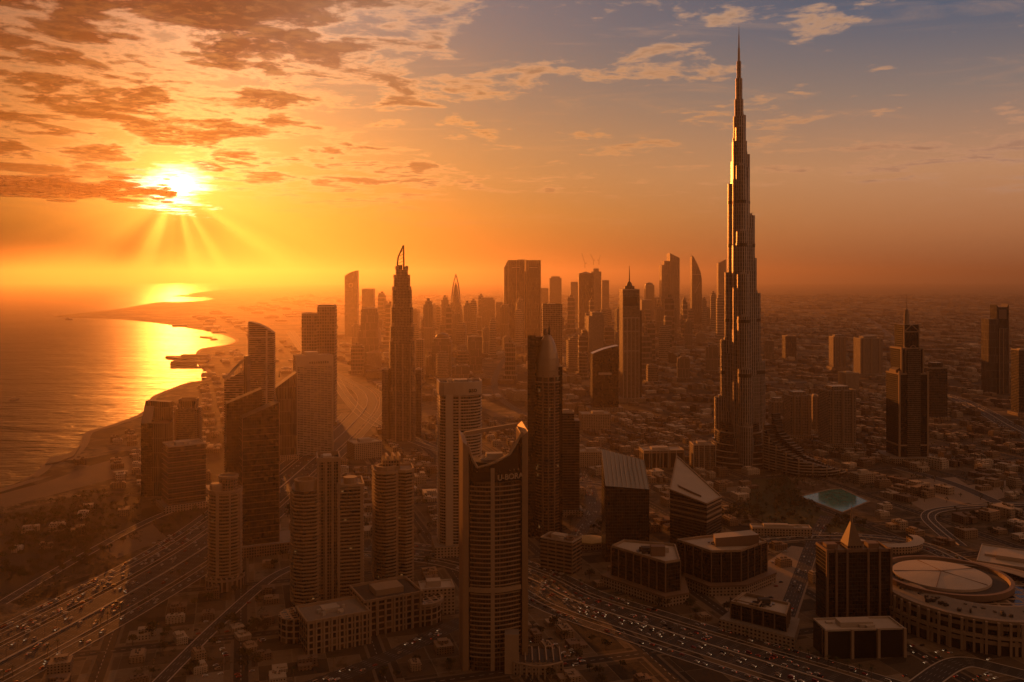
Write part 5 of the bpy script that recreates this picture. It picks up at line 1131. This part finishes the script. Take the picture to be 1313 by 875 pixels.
# ------------------------------------------------------------------ low buildings
R = random.Random(11)
TONES = [('sand', (.27, .195, .125)), ('pale', (.36, .295, .22)), ('brown', (.17, .115, .075)), ('white', (.47, .40, .32))]
def low_mats(tone):
    c = dict(TONES)[tone]
    return [facade('low_wall_' + tone, c, (.03, .025, .02), 3.5, 4.0, .46, .42, blinds=.15), plain('low_roof_' + tone, tuple(min(.6, k * 1.05) for k in c), .85, var=.45, scale=.06), ROOFD]
def low_shape(mb, seed, w, d, h, x=0, y=0, rot=0, z=0):
    """a flat-roofed building: stepped massing, parapet, roof boxes"""
    r = random.Random(seed); c, s = math.cos(rot), math.sin(rot)
    def bx(a, b, ww, dd, z0, z1, m=0, rf=1): mb.box(x + c * a - s * b, y + s * a + c * b, ww, dd, z + z0, z + z1, rot, m, rf)
    k = seed % 5
    if k == 0: bx(0, 0, w, d, 0, h); bx(-w * .2, 0, w * .45, d * .6, h, h * 1.35)
    elif k == 1: bx(-w * .2, 0, w * .6, d, 0, h); bx(w * .3, -d * .15, w * .4, d * .7, 0, h * .6)
    elif k == 2: bx(0, d * .2, w, d * .55, 0, h); bx(-w * .3, -d * .25, w * .4, d * .4, 0, h); bx(w * .32, -d * .25, w * .36, d * .4, 0, h * .75)
    elif k == 3:
        bx(0, 0, w, d, 0, h * .8); bx(0, 0, w * .86, d * .82, h * .8, h)
    else: bx(0, 0, w, d * .7, 0, h); bx(w * .1, d * .38, w * .6, d * .3, 0, h * .85)
    for _ in range(2 + seed % 4):
        a, b = r.uniform(-.22, .22) * w, r.uniform(-.15, .25) * d; bx(a, b, w * r.uniform(.07, .16), d * r.uniform(.08, .16), h * .8, h * 1.0 + r.uniform(1.2, 3), 0, 2)
LOW = {}
def low_proto(tone, k):
    if (tone, k) not in LOW:
        mb = MB(); low_shape(mb, k, 1.0 * 24, 18 + (k % 3) * 4, 9 + (k % 4) * 2.5); LOW[tone, k] = mb.mesh('low_building', low_mats(tone))
    return LOW[tone, k]
def quad_pts(zone): return [gp(*p) for p in zone]
def grid_points(poly, cell, ang, keep, jitter=.12):
    c, s = math.cos(ang), math.sin(ang); U = [(c * x + s * y, -s * x + c * y) for x, y in poly]
    u0, u1 = min(p[0] for p in U), max(p[0] for p in U); v0, v1 = min(p[1] for p in U), max(p[1] for p in U); out = []
    i = math.floor(u0 / cell)
    while i * cell < u1:
        j = math.floor(v0 / cell)
        while j * cell < v1:
            if (i % 4) and (j % 5) and R.random() < keep:
                u, v = (i + R.uniform(-jitter, jitter)) * cell, (j + R.uniform(-jitter, jitter)) * cell; x, y = c * u - s * v, s * u + c * v
                if inside(poly, x, y): out.append((x, y))
            j += 1
        i += 1
    return out
ZONES = [  # outline on the photograph, street grid angle, cell, keep, where it is
    ([(150, 880), (300, 770), (360, 800), (350, 880)], 32, 27, .55, 'in the small plots beside the expressway'),
    ([(0, 690), (120, 640), (178, 650), (150, 700), (40, 740)], 20, 30, .30, 'in the scrub beside the beach'),
    ([(95, 592), (185, 545), (262, 560), (285, 640), (180, 650)], 25, 34, .40, 'near the shore behind the sandy lot'),
    ([(195, 535), (265, 490), (320, 480), (330, 560), (290, 600)], 20, 45, .45, 'on the shore road beyond the three brown towers'),
    ([(330, 620), (420, 600), (560, 590), (560, 700), (480, 740), (340, 700)], 12, 34, .45, 'beside the brown apartment towers'),
    ([(540, 610), (680, 600), (770, 560), (870, 540), (880, 610), (770, 640), (690, 660)], 25, 38, .50, 'between the pale round tower and the tallest tower'),
    ([(930, 700), (1040, 695), (1045, 790), (935, 760)], 15, 30, .30, 'in the yards left of the pyramid-roofed building'),
    ([(1060, 590), (1313, 560), (1400, 700), (1200, 700), (1120, 640)], 30, 44, .40, 'on the paved blocks right of the lake'),
    ([(985, 500), (1140, 500), (1313, 545), (1313, 600), (1090, 600), (990, 560)], 25, 38, .45, 'round the apartment group right of the tallest tower'),
]
lows = []
OPEN = [quad_pts(q) for q in ([(0, 650), (182, 620), (182, 700), (90, 745), (0, 800)], [(930, 660), (1000, 606), (1125, 612), (1120, 690), (950, 694)], [(1120, 618), (1225, 612), (1270, 640), (1185, 655)])]
for poly, ang, cell, keep, where in ZONES:
    for x, y in grid_points(quad_pts(poly), cell, math.radians(ang), min(.9, keep * 1.7)):
        if free(x, y, 12, 9) and all(math.hypot(x - b, y - a) > 20 for a, b, *_ in lows[-400:]): lows.append((y, x, cell, math.radians(ang), where))
for x, y in grid_points([(-430, 780), (420, 780), (700, 1200), (1250, 2050), (300, 2250), (-560, 2300), (-420, 1200)], 31, math.radians(17), .62):
    if free(x, y, 10, 8) and not any(inside(q, x, y) for q in OPEN) and all(math.hypot(x - b, y - a) > 24 for a, b, *_ in lows):
        p = CX + x / y * F; where = 'in the streets left of the nearest tower' if p < 590 else 'between the nearest tower and the lake' if p < 1000 else 'in the streets at the lower right'
        lows.append((y, x, 31, math.radians(17), where))
lows.sort()
words_t = {'sand': 'sand-coloured', 'pale': 'pale grey', 'brown': 'brown', 'white': 'whitish'}
rest = []
for n, (y, x, cell, ang, where) in enumerate(lows):
    if n >= 290: rest.append((y, x, cell, ang)); continue
    tone = R.choice(['sand', 'sand', 'brown', 'brown', 'pale'] if y < 1150 else ['sand', 'sand', 'pale', 'brown', 'white']); k = R.randrange(6)
    o = bpy.data.objects.new('low_building', low_proto(tone, k)); COL.objects.link(o); o.location = (x, y, 0); o.rotation_euler = (0, 0, ang + R.choice([0, 1, 2, 3]) * math.pi / 2)
    q = cell / 38 * (.78 if y < 1200 else 1); o.scale = (q * R.uniform(.8, 1.3), q * R.uniform(.8, 1.3), R.uniform(.6, 1.25) * min(q, 1.1))
    tag(o, f'small {words_t[tone]} flat-roofed building {where}', 'building', f'{words_t[tone]} low buildings {where}')
# the endless low city beyond: too many to count
def mass(name, zone, cell, ang, keep, sizes, hs, extra=()):
    mbs = {t: MB() for t, _ in TONES}; cnt = 0
    pts = [(x, y) for x, y in grid_points(zone, cell, math.radians(ang), keep)] if zone else []
    for x, y in pts:
        if not free(x, y, 14, 12): continue
        t = R.choice(['sand', 'sand', 'pale', 'brown', 'white', 'brown']); w = cell * R.uniform(*sizes)
        low_shape(mbs[t], R.randrange(60), w, w * R.uniform(.55, 1), R.uniform(*hs), x, y, math.radians(ang) + R.choice([0, math.pi / 2])); cnt += 1
    for (y, x, c, a) in extra: low_shape(mbs[R.choice(['sand', 'pale', 'brown'])], R.randrange(60), c * .6, c * .5, R.uniform(6, 13), x, y, a)
    big = MB(); mats = []
    for i, (t, mb) in enumerate(mbs.items()):
        off = len(big.v); big.v += mb.v; big.f += [[q + off for q in f] for f in mb.f]; big.uv += mb.uv; big.smooth += mb.smooth; big.m += [m + 3 * i for m in mb.m]; mats += low_mats(t)
    return kind(big.build(name, mats), 'stuff')
mass('low_city', [(200, 2050), (700, 1950), (1500, 2300), (2700, 3600), (2700, 4200), (500, 4200), (150, 3000)], 46, 24, .72, (.5, .85), (6, 15), rest)
mass('low_city', [(300, 4200), (2700, 4200), (5200, 8200), (700, 8200)], 85, 30, .74, (.5, .9), (7, 18))
mass('low_city', [(700, 8200), (5200, 8200), (12000, 18500), (1500, 18500)], 190, 18, .7, (.5, .85), (8, 26))
mass('low_city', [(-500, 2600), (200, 2300), (250, 4200), (600, 8000), (-300, 8000), (-700, 4500)], 70, 15, .6, (.5, .85), (8, 30))
mass('low_city', [(-2600, 6000), (-700, 4500), (-300, 8000), (700, 9000), (1500, 18500), (-4500, 18500)], 200, 22, .55, (.4, .8), (8, 24))
mass('low_city', [(-1250, 3300), (-700, 3000), (-520, 3600), (-900, 5200), (-1900, 6000), (-1500, 4800)], 70, 20, .45, (.4, .8), (6, 16))

# more hazy mid-rise blocks filling the far skyline
HM = {}
pts = []
for _ in range(700):
    px_ = R.uniform(452, 925); D = R.uniform(3000, 6800); x = (px_ - CX) / F * D
    if px_ < 560 and D < 2900: continue
    if free(x, D, 30, 20) and all(math.hypot(x - a, D - b) > 85 for a, b, _ in pts): pts.append((x, D, px_))
    if len(pts) > 120: break
for x, D, px_ in sorted(pts, key=lambda p: p[1]):
    k = R.randrange(6)
    if k not in HM:
        mb = MB(); w = 36 + k * 4; h = 60; mb.prism(rect(w, w * .8), 0, h * .93, 0, 1); mb.prism(rect(w * (.8 - .06 * (k % 3)), w * .6, (k % 3 - 1) * 3), h * .93, h, 0, 1); mb.box(0, 0, w * .3, w * .25, h, h * 1.05); mb.prism(rect(w * 1.4, w * 1.3), 0, 6, 0, 1)
        HM[k] = mb.mesh('mid_rise', [[F_HAZE, F_RES, F_VERT][k % 3], ROOF])
    o = bpy.data.objects.new('mid_rise', HM[k]); COL.objects.link(o); o.location = (x, D, 0); o.rotation_euler = (0, 0, R.uniform(-.2, .3)); hh = R.uniform(.8, 2.5) + (2.6 if D > 4200 else .6) * R.random() ** 2; o.scale = (R.uniform(.7, 1.1), R.uniform(.7, 1.1), hh)
    side = 'left of the broad twin slab' if px_ < 645 else 'between the broad twin slab and the grid-fronted tower' if px_ < 805 else 'between the grid-fronted tower and the tallest tower'
    ht = 'tall' if hh > 2.3 else 'middling' if hh > 1.5 else 'short'
    tag(o, f'{ht} hazy block in the far skyline, {side}', 'building', f'{ht} hazy blocks {side}')

# ------------------------------------------------------------------ cars
CARC = [('white', (.50, .48, .44)), ('silver', (.30, .29, .28)), ('black', (.02, .02, .02)), ('red', (.25, .03, .02)), ('sand', (.32, .25, .17))]
CM = {}
def lamp(name, col, k):
    m = bpy.data.materials.get(name)
    if m: return m
    m, t, b = pbr(name); b.inputs['Base Color'].default_value = (*col, 1); b.inputs['Emission Color'].default_value = (*col, 1); b.inputs['Emission Strength'].default_value = k; return m
GLS = DGLASS; TYRE = plain('tyre_rubber', (.02, .02, .02), .9)
def car_mesh(c, van):
    if (c, van) in CM: return CM[c, van]
    mb = MB(); L, W = (5.6, 2.1) if van else (4.7, 1.9)
    body = [(-L / 2, .35), (L / 2, .35), (L / 2, .85), (L * .32, 1.0), (-L * .44, 1.05), (-L / 2, .9)]
    mb.profile(body, -W / 2, W / 2, 0, 0)
    top = [(-L * .46, 1.03), (L * .40, .95), (L * .30, 2.1), (-L * .45, 2.15)] if van else [(-L * .42, 1.03), (L * .22, .99), (L * .04, 1.5), (-L * .28, 1.5)]
    mb.profile(top, -W * .44, W * .44, 1, 0)
    for x in (-L * .3, L * .31):
        for y in (-W / 2 + .05, W / 2 - .05): mb.bar((x, y - .12, .34), (x, y + .12, .34), .34, 2, 8)
    for y in (-W * .32, W * .32):
        mb.face([(L / 2 + .03, y - .22, .55), (L / 2 + .03, y + .22, .55), (L / 2 + .03, y + .22, .85), (L / 2 + .03, y - .22, .85)], None, 3); mb.face([(-L / 2 - .03, y + .22, .6), (-L / 2 - .03, y - .22, .6), (-L / 2 - .03, y - .22, .9), (-L / 2 - .03, y + .22, .9)], None, 4)
    m = plain('car_paint_' + c, dict(CARC)[c], .5, .0, var=.05, spec=.4); CM[c, van] = mb.mesh('car', [m, GLS, TYRE, lamp('headlight', (1, .66, .36), 1.8), lamp('tail_light', (1, .08, .02), 1.0)]); return CM[c, van]
def lane_pts(L, lanes, gap, ymax, ymin=760):
    out = []
    for k in lanes:
        P = offset_line(L, k); acc = R.uniform(0, gap)
        for i in range(len(P) - 1):
            d = math.hypot(P[i + 1][0] - P[i][0], P[i + 1][1] - P[i][1]); a = math.atan2(P[i + 1][1] - P[i][1], P[i + 1][0] - P[i][0])
            while acc < d:
                t = acc / d; x, y = P[i][0] + (P[i + 1][0] - P[i][0]) * t, P[i][1] + (P[i + 1][1] - P[i][1]) * t
                if ymin < y < ymax and abs(x / y) < .62: out.append((x, y, a + (0 if k > 0 else math.pi)))
                acc += gap * R.choice([.32, .4, .5, .8, 1.6, 2.3])
            acc -= d
    return out
cars = []
for L, lanes, gap, ym, ymin, where, z in (
    (hwL, (-23, -19.4, -15.8, -12.2, -8.6, -5, 5, 8.6, 12.2, 15.8, 19.4, 23), 70, 1750, 760, 'on the coastal expressway', .2),
    (svA, (-3.6, 0, 3.6), 38, 1500, 760, 'on the road beside the coastal expressway', .17), (svB, (-5.4, -1.8, 1.8, 5.4), 30, 1400, 760, 'queuing on the service road of the coastal expressway', .17), (svC, (-1.8, 1.8), 12, 1250, 760, 'queuing on the service road of the coastal expressway', .15),
    (mwL, (-20, -16, -12, -8, -4, 4, 8, 12, 16, 20), 30, 1300, 740, 'on the curved highway', .22), (mA, (-2, 2), 26, 1300, 740, 'on the slip road of the curved highway', .18), (mB, (-2, 2), 26, 1300, 740, 'on the slip road of the curved highway', .18),
    (xL, (-6, -2.4, 2.4, 6), 34, 1700, 740, 'on the cross road past the nearest tower', .26), (R1, (-9, -5, 5, 9), 34, 1400, 740, 'on the boulevard by the lake', .21), (R4, (-4, 4), 24, 1300, 740, 'on the street left of the pyramid-roofed building', .27), (R3, (-14, -9, 9, 14), 45, 2900, 1600, 'on the far highway at the right', .23)):
    for x, y, a in lane_pts(L, lanes, gap, ym, ymin): cars.append((y, x, z, a, where))
def parked(quad, cell, ang, keep, where):
    c, s = math.cos(math.radians(ang)), math.sin(math.radians(ang)); Q = quad_pts(quad); U = [(c * x + s * y, -s * x + c * y) for x, y in Q]; u = min(p[0] for p in U); out = 0
    while u < max(p[0] for p in U):
        v = min(p[1] for p in U)
        while v < max(p[1] for p in U):
            x, y = c * u - s * v, s * u + c * v
            if R.random() < keep and inside(Q, x, y) and free(x, y, 3, 2): cars.append((y, x, .1, math.radians(ang) + R.choice([0, math.pi]), where))
            v += 2.9
        u += cell
parked([(200, 870), (250, 800), (320, 770), (350, 790), (350, 870)], 13, 30, .10, 'parked in the plots beside the expressway')
parked([(10, 815), (150, 735), (165, 740), (30, 822)], 9, 30, .30, 'parked along the service road at the left')
parked([(190, 700), (260, 668), (275, 675), (200, 712)], 8, 30, .35, 'parked in the lot before the shore towers')
parked([(685, 800), (760, 850), (700, 870), (670, 830)], 9, 20, .22, 'parked by the right foot of the nearest tower')
parked([(940, 715), (1010, 705), (1000, 800), (945, 755)], 12, 10, .10, 'parked in the yards left of the pyramid-roofed building')
parked([(1150, 810), (1300, 850), (1300, 875), (1150, 870)], 10, 25, .15, 'parked in front of the round mall')
R.shuffle(cars); cars.sort(key=lambda c: c[0] + R.uniform(0, 260)); stuffc = {}
for i, (y, x, z, a, where) in enumerate(cars):
    c = R.choice(['white', 'white', 'white', 'silver', 'black', 'sand', 'red']); van = R.random() < .2
    if i < 290:
        o = bpy.data.objects.new('car', car_mesh(c, van)); COL.objects.link(o); o.location = (x, y, z); o.rotation_euler = (0, 0, a)
        v = 'van' if van else 'car'; tag(o, f'{c} {v} {where}', v, f'{c} {v}s {where}')
    else: stuffc.setdefault(c, []).append((x, y, z, a, van))
mb = MB(); mats = []
for k, (c, items) in enumerate(stuffc.items()):
    mats += [plain('car_paint_' + c, dict(CARC)[c], .5), GLS]
    for x, y, z, a, van in items:
        L, W, h1, h2 = (5.6, 2.1, 1.1, 2.15) if van else (4.7, 1.9, 1.0, 1.5)
        mb.box(x, y, L, W, z + .3, z + h1, a, 2 * k); mb.box(x - .3 * math.cos(a), y - .3 * math.sin(a), L * .58, W * .88, z + h1, z + h2, a, 2 * k + 1, 2 * k)
if mb.v: kind(mb.build('traffic', mats), 'stuff')

# ------------------------------------------------------------------ trees
LEAF = plain('leaf_green', (.050, .055, .022), .8, var=.55, scale=.6, spec=.2); LEAF2 = plain('dusty_leaf', (.065, .058, .028), .8, var=.55, scale=.6, spec=.2); BARK = plain('bark', (.10, .07, .045), .9)
def leaves(mb, cx, cy, cz, r, n, rr, mat=0, flat_=.75):
    for _ in range(n):
        while True:
            p = Vector((rr.uniform(-1, 1), rr.uniform(-1, 1), rr.uniform(-1, 1)))
            if .25 < p.length < 1: break
        p *= r; p.z *= flat_; q = Vector((rr.gauss(0, 1), rr.gauss(0, 1), rr.gauss(0, 1))).normalized(); e = q.orthogonal().normalized() * r * rr.uniform(.16, .30); g = q.cross(e).normalized() * r * rr.uniform(.16, .30)
        c = Vector((cx, cy, cz)) + p; mb.face([c - e - g * .4, c + e * .3 - g, c + e + g * .5, c - e * .4 + g], None, mat)
def tree_protos():
    out = []
    for s in range(5):
        rr = random.Random(s); t = MB(); top = Vector((rr.uniform(-.4, .4), rr.uniform(-.4, .4), 3.4)); t.bar((0, 0, 0), top, .28, 0, 6, .18); cr = MB()
        for i in range(4):
            a = i * 1.6 + rr.uniform(0, 1); e = top + Vector((math.cos(a) * 1.9, math.sin(a) * 1.9, rr.uniform(.9, 2.2))); t.bar(top, e, .15, 0, 5, .06); leaves(cr, *e, rr.uniform(1.5, 2.3), 34, rr)
        leaves(cr, top.x, top.y, top.z + 2.3, 2.0, 40, rr); out.append((t.mesh('trunk', [BARK]), cr.mesh('crown', [LEAF if s % 2 else LEAF2])))
    return out
TP = tree_protos()
def palm_protos():
    t = MB(); t.bar((0, 0, 0), (.3, .1, 8.5), .26, 0, 6, .18); cr = MB()
    for i in range(15):
        a = i * 2 * math.pi / 15; p = Vector((.3, .1, 8.5)); up_ = .9 if i % 2 else .35
        for k in range(4):
            q = p + Vector((math.cos(a) * .95, math.sin(a) * .95, up_ - k * .55)); w = Vector((-math.sin(a), math.cos(a), 0)) * (.34 - .07 * k); cr.face([p - w, q - w * .7, q + w * .7, p + w]); p = q
    return t.mesh('trunk', [BARK]), cr.mesh('crown', [LEAF])
PP = palm_protos()
TZ = [([(930, 660), (1000, 612), (1035, 615), (1030, 640), (1060, 660), (1110, 672), (1100, 690), (950, 686)], 9, .62, 'in the park by the lake'),
      ([(985, 606), (1090, 612), (1120, 630), (1060, 626), (1000, 625)], 8, .5, 'at the foot of the curved residence'),
      ([(0, 665), (120, 632), (180, 640), (178, 690), (90, 735), (0, 775)], 9, .42, 'in the scrub by the beach'),
      ([(720, 730), (790, 760), (860, 800), (980, 830), (960, 790), (860, 770)], 9, .30, 'beside the curved highway'),
      ([(160, 830), (300, 745), (345, 760), (345, 860), (200, 880)], 10, .16, 'among the plots at the bottom'),
      ([(480, 870), (590, 800), (600, 850), (560, 880)], 9, .25, 'left of the nearest tower'), ([(690, 790), (760, 820), (830, 875), (690, 880)], 9, .22, 'right of the nearest tower'),
      ([(670, 640), (760, 640), (775, 690), (745, 690), (690, 680)], 9, .25, 'behind the parking block'), ([(1130, 620), (1313, 600), (1313, 700), (1180, 690)], 14, .16, 'on the paved blocks right of the lake'),
      ([(860, 640), (930, 640), (930, 690), (870, 690)], 8, .3, 'beside the dark triangular tower'), ([(180, 560), (290, 500), (300, 600), (270, 680), (200, 690)], 12, .2, 'near the shore towers'),
      ([(330, 640), (560, 600), (560, 740), (350, 740)], 12, .16, 'among the brown apartment towers'), ([(560, 640), (900, 570), (900, 610), (690, 660)], 14, .2, 'in the district before the tallest tower'), ([(990, 560), (1313, 540), (1313, 600), (1100, 600)], 14, .25, 'round the apartment group')]
trees = []
for q, cell, keep, where in TZ:
    P = quad_pts(q); n = 0
    x0, x1, y0, y1 = min(p[0] for p in P), max(p[0] for p in P), min(p[1] for p in P), max(p[1] for p in P); y = y0
    while y < y1:
        x = x0
        while x < x1:
            a, b = x + R.uniform(-.5, .5) * cell, y + R.uniform(-.5, .5) * cell
            if R.random() < keep * (1.5 if math.sin(a * .031 + b * .017) + math.sin(b * .043 - a * .02) > .2 else .45) and inside(P, a, b) and free(a, b, 2, 3): trees.append((b, a, where))
            x += cell
        y += cell
trees.sort(key=lambda t: t[0] + R.uniform(0, 300))
def put(kind_, mt, mc, x, y, sc, label, cat, group):
    T = bpy.data.objects.new(kind_, mt); COL.objects.link(T); T.location = (x, y, 0); T.scale = (sc, sc, sc * R.uniform(.85, 1.2)); T.rotation_euler = (0, 0, R.uniform(0, 6.3)); tag(T, label, cat, group)
    c = bpy.data.objects.new('crown', mc); COL.objects.link(c); c.parent = T
# the trunk is the tree itself; its crown is its child
rest = []
for i, (y, x, where) in enumerate(trees):
    if i < 270:
        k = R.randrange(5); put('tree', *TP[k], x, y, R.uniform(.9, 1.7), f'{"green" if k % 2 else "dusty green"} broad-crowned tree {where}', 'tree', f'{"green" if k % 2 else "dusty green"} trees {where}')
    else: rest.append((x, y))
mb = MB(); rr = random.Random(5)
for x, y in rest[:5200]:
    s = rr.uniform(.9, 1.8); n = 26 if y < 1500 else 14; mb.bar((x, y, 0), (x, y, 3 * s), .3 * s, 2, 4); leaves(mb, x, y, 4.6 * s, 2.7 * s, n, rr, rr.randrange(2))
if mb.v: kind(mb.build('woodland', [LEAF, LEAF2, BARK]), 'stuff')
mb = MB()
for q, n in (([(0, 650), (180, 630), (182, 700), (80, 745), (0, 790)], 5200), ([(930, 655), (1030, 612), (1120, 690), (950, 690)], 700), ([(120, 870), (340, 750), (350, 870)], 500)):
    P = quad_pts(q); k = 0
    while k < n:
        x, y = rr.uniform(min(p[0] for p in P), max(p[0] for p in P)), rr.uniform(min(p[1] for p in P), max(p[1] for p in P)); k += 1
        if math.sin(x * .05 + y * .021) + math.sin(y * .06 - x * .03) > -.3 and inside(P, x, y) and free(x, y, 1, 2): leaves(mb, x, y, .8, rr.uniform(1.2, 2.6), 9, rr, rr.randrange(2), .45)
kind(mb.build('shrubbery', [LEAF, LEAF2]), 'stuff')
n = 0
for L, k, where in ((hwL, 34, 'in a row along the coastal expressway'), (xL, -16, 'in a row along the cross road'), (R1, 18, 'in a row along the boulevard by the lake'), (mwL, -30, 'on the verge of the curved highway')):
    for x, y, a in lane_pts(L, (k,), 26, 1500, 780):
        if free(x, y, 2, -2): put('palm_tree', *PP, x, y, R.uniform(.9, 1.25), f'tall slim palm tree {where}', 'palm', f'palms {where}'); n += 1

# ------------------------------------------------------------------ street lamps, boats, piers
lp = MB(); lp.bar((0, 0, 0), (0, 0, 11), .14, 0, 6, .09); lp.bar((0, 0, 11), (2.2, 0, 11.6), .08, 0, 5); lp.bar((0, 0, 11), (-2.2, 0, 11.6), .08, 0, 5); LPOST = lp.mesh('post', [DSTEEL])
lh = MB(); lh.box(0, 0, 1.1, .4, -.1, .08, bottom=True); LHEAD = lh.mesh('lamp_head', [STEEL])
for L, where in ((hwL, 'on the median of the coastal expressway'), (mwL, 'on the median of the curved highway')):
    for x, y, a in lane_pts(L, (.001,), 42, 1500, 770):
        T = bpy.data.objects.new('street_lamp', LPOST); COL.objects.link(T); T.location = (x, y, 1.1); T.rotation_euler = (0, 0, a + math.pi / 2); tag(T, f'twin-armed street lamp {where}', 'street lamp', f'street lamps {where}')
        for s in (-2.5, 2.5):
            h = bpy.data.objects.new('lamp_head', LHEAD); COL.objects.link(h); h.parent = T; h.location = (s, 0, 11.6)
def slab(name, label, cat, pts, z0, z1, mat):
    Q = [gp(*p) for p in pts]; cx = sum(p[0] for p in Q) / len(Q); cy = sum(p[1] for p in Q) / len(Q); P = [(x - cx, y - cy) for x, y in Q]
    if sum(P[i][0] * P[(i + 1) % len(P)][1] - P[(i + 1) % len(P)][0] * P[i][1] for i in range(len(P))) < 0: P.reverse()
    T = thing(name, label, cat, (cx, cy, 0)); MB().prism(P, z0, z1, 0, 0).build('deck', mat, T); return T, P
ROCK = MATS['wet_rock']
T, P = slab('pier', 'long dark pier with sheds reaching into the bay, farther of two', 'pier', [(212, 459), (254, 464), (254, 461), (235, 457.5), (213, 457.5)], -4, 5, ROCK); MB().prism(rect(120, 30, 60, 0), 5, 18, 0, 1).build('shed', [F_LOW, ROOF], T)
T, P = slab('pier', 'dark floating pier with flat sheds, nearer of two in the bay', 'pier', [(218, 468), (252, 470.5), (253, 466.5), (225, 465)], -4, 4, ROCK); MB().prism(rect(150, 24, 20, 0), 4, 14, 0, 1).build('shed', [F_LOW, ROOF], T)
slab('breakwater', 'thin dark breakwater lying off the curved beach', 'breakwater', [(256, 433), (272, 434), (272, 432.5), (257, 431.7)], -4, 3, ROCK); slab('breakwater', 'small dark islet of rock near the beach below the thin breakwater', 'breakwater', [(270, 436), (279, 435.6), (277, 434.6), (271, 435)], -4, 3, ROCK)
slab('breakwater', 'rocky spur at the corner of the sandy lot', 'breakwater', [(58, 597), (64, 588), (86, 584), (100, 575), (104, 572), (95, 586), (75, 594)], -4, 2.5, ROCK)
isl = kind(slab('island', 'x', 'x', [(222, 380), (258, 381.5), (262, 379.6), (232, 378.6)], -4, 6, BEACH)[0], 'structure'); del isl['label']; del isl['category']
def boat(label, x, y, s, a):
    X, D = gp(x, y); T = thing('motor_boat', label, 'boat', (X, D, -1.6), a); h = MB(); P = [(-6, -1.7), (3, -1.9), (7, 0), (3, 1.9), (-6, 1.7)]
    h.prism([(p * s, q * s) for p, q in P], -.5, 1.6 * s, 0, 1); h.build('hull', [WHITE, SAND], T); MB().box(-1 * s, 0, 5 * s, 2.4 * s, 1.6 * s, 3.4 * s).build('cabin', [WHITE], T); MB().bar((-1 * s, 0, 3.4 * s), (-1 * s, 0, 6 * s), .12 * s).build('mast', STEEL, T)
boat('small pale motor boat out on the open bay at the far left', 18, 512, 2.0, .5); boat('tiny boat near the tip of the headland', 88, 410, 5.0, .1)
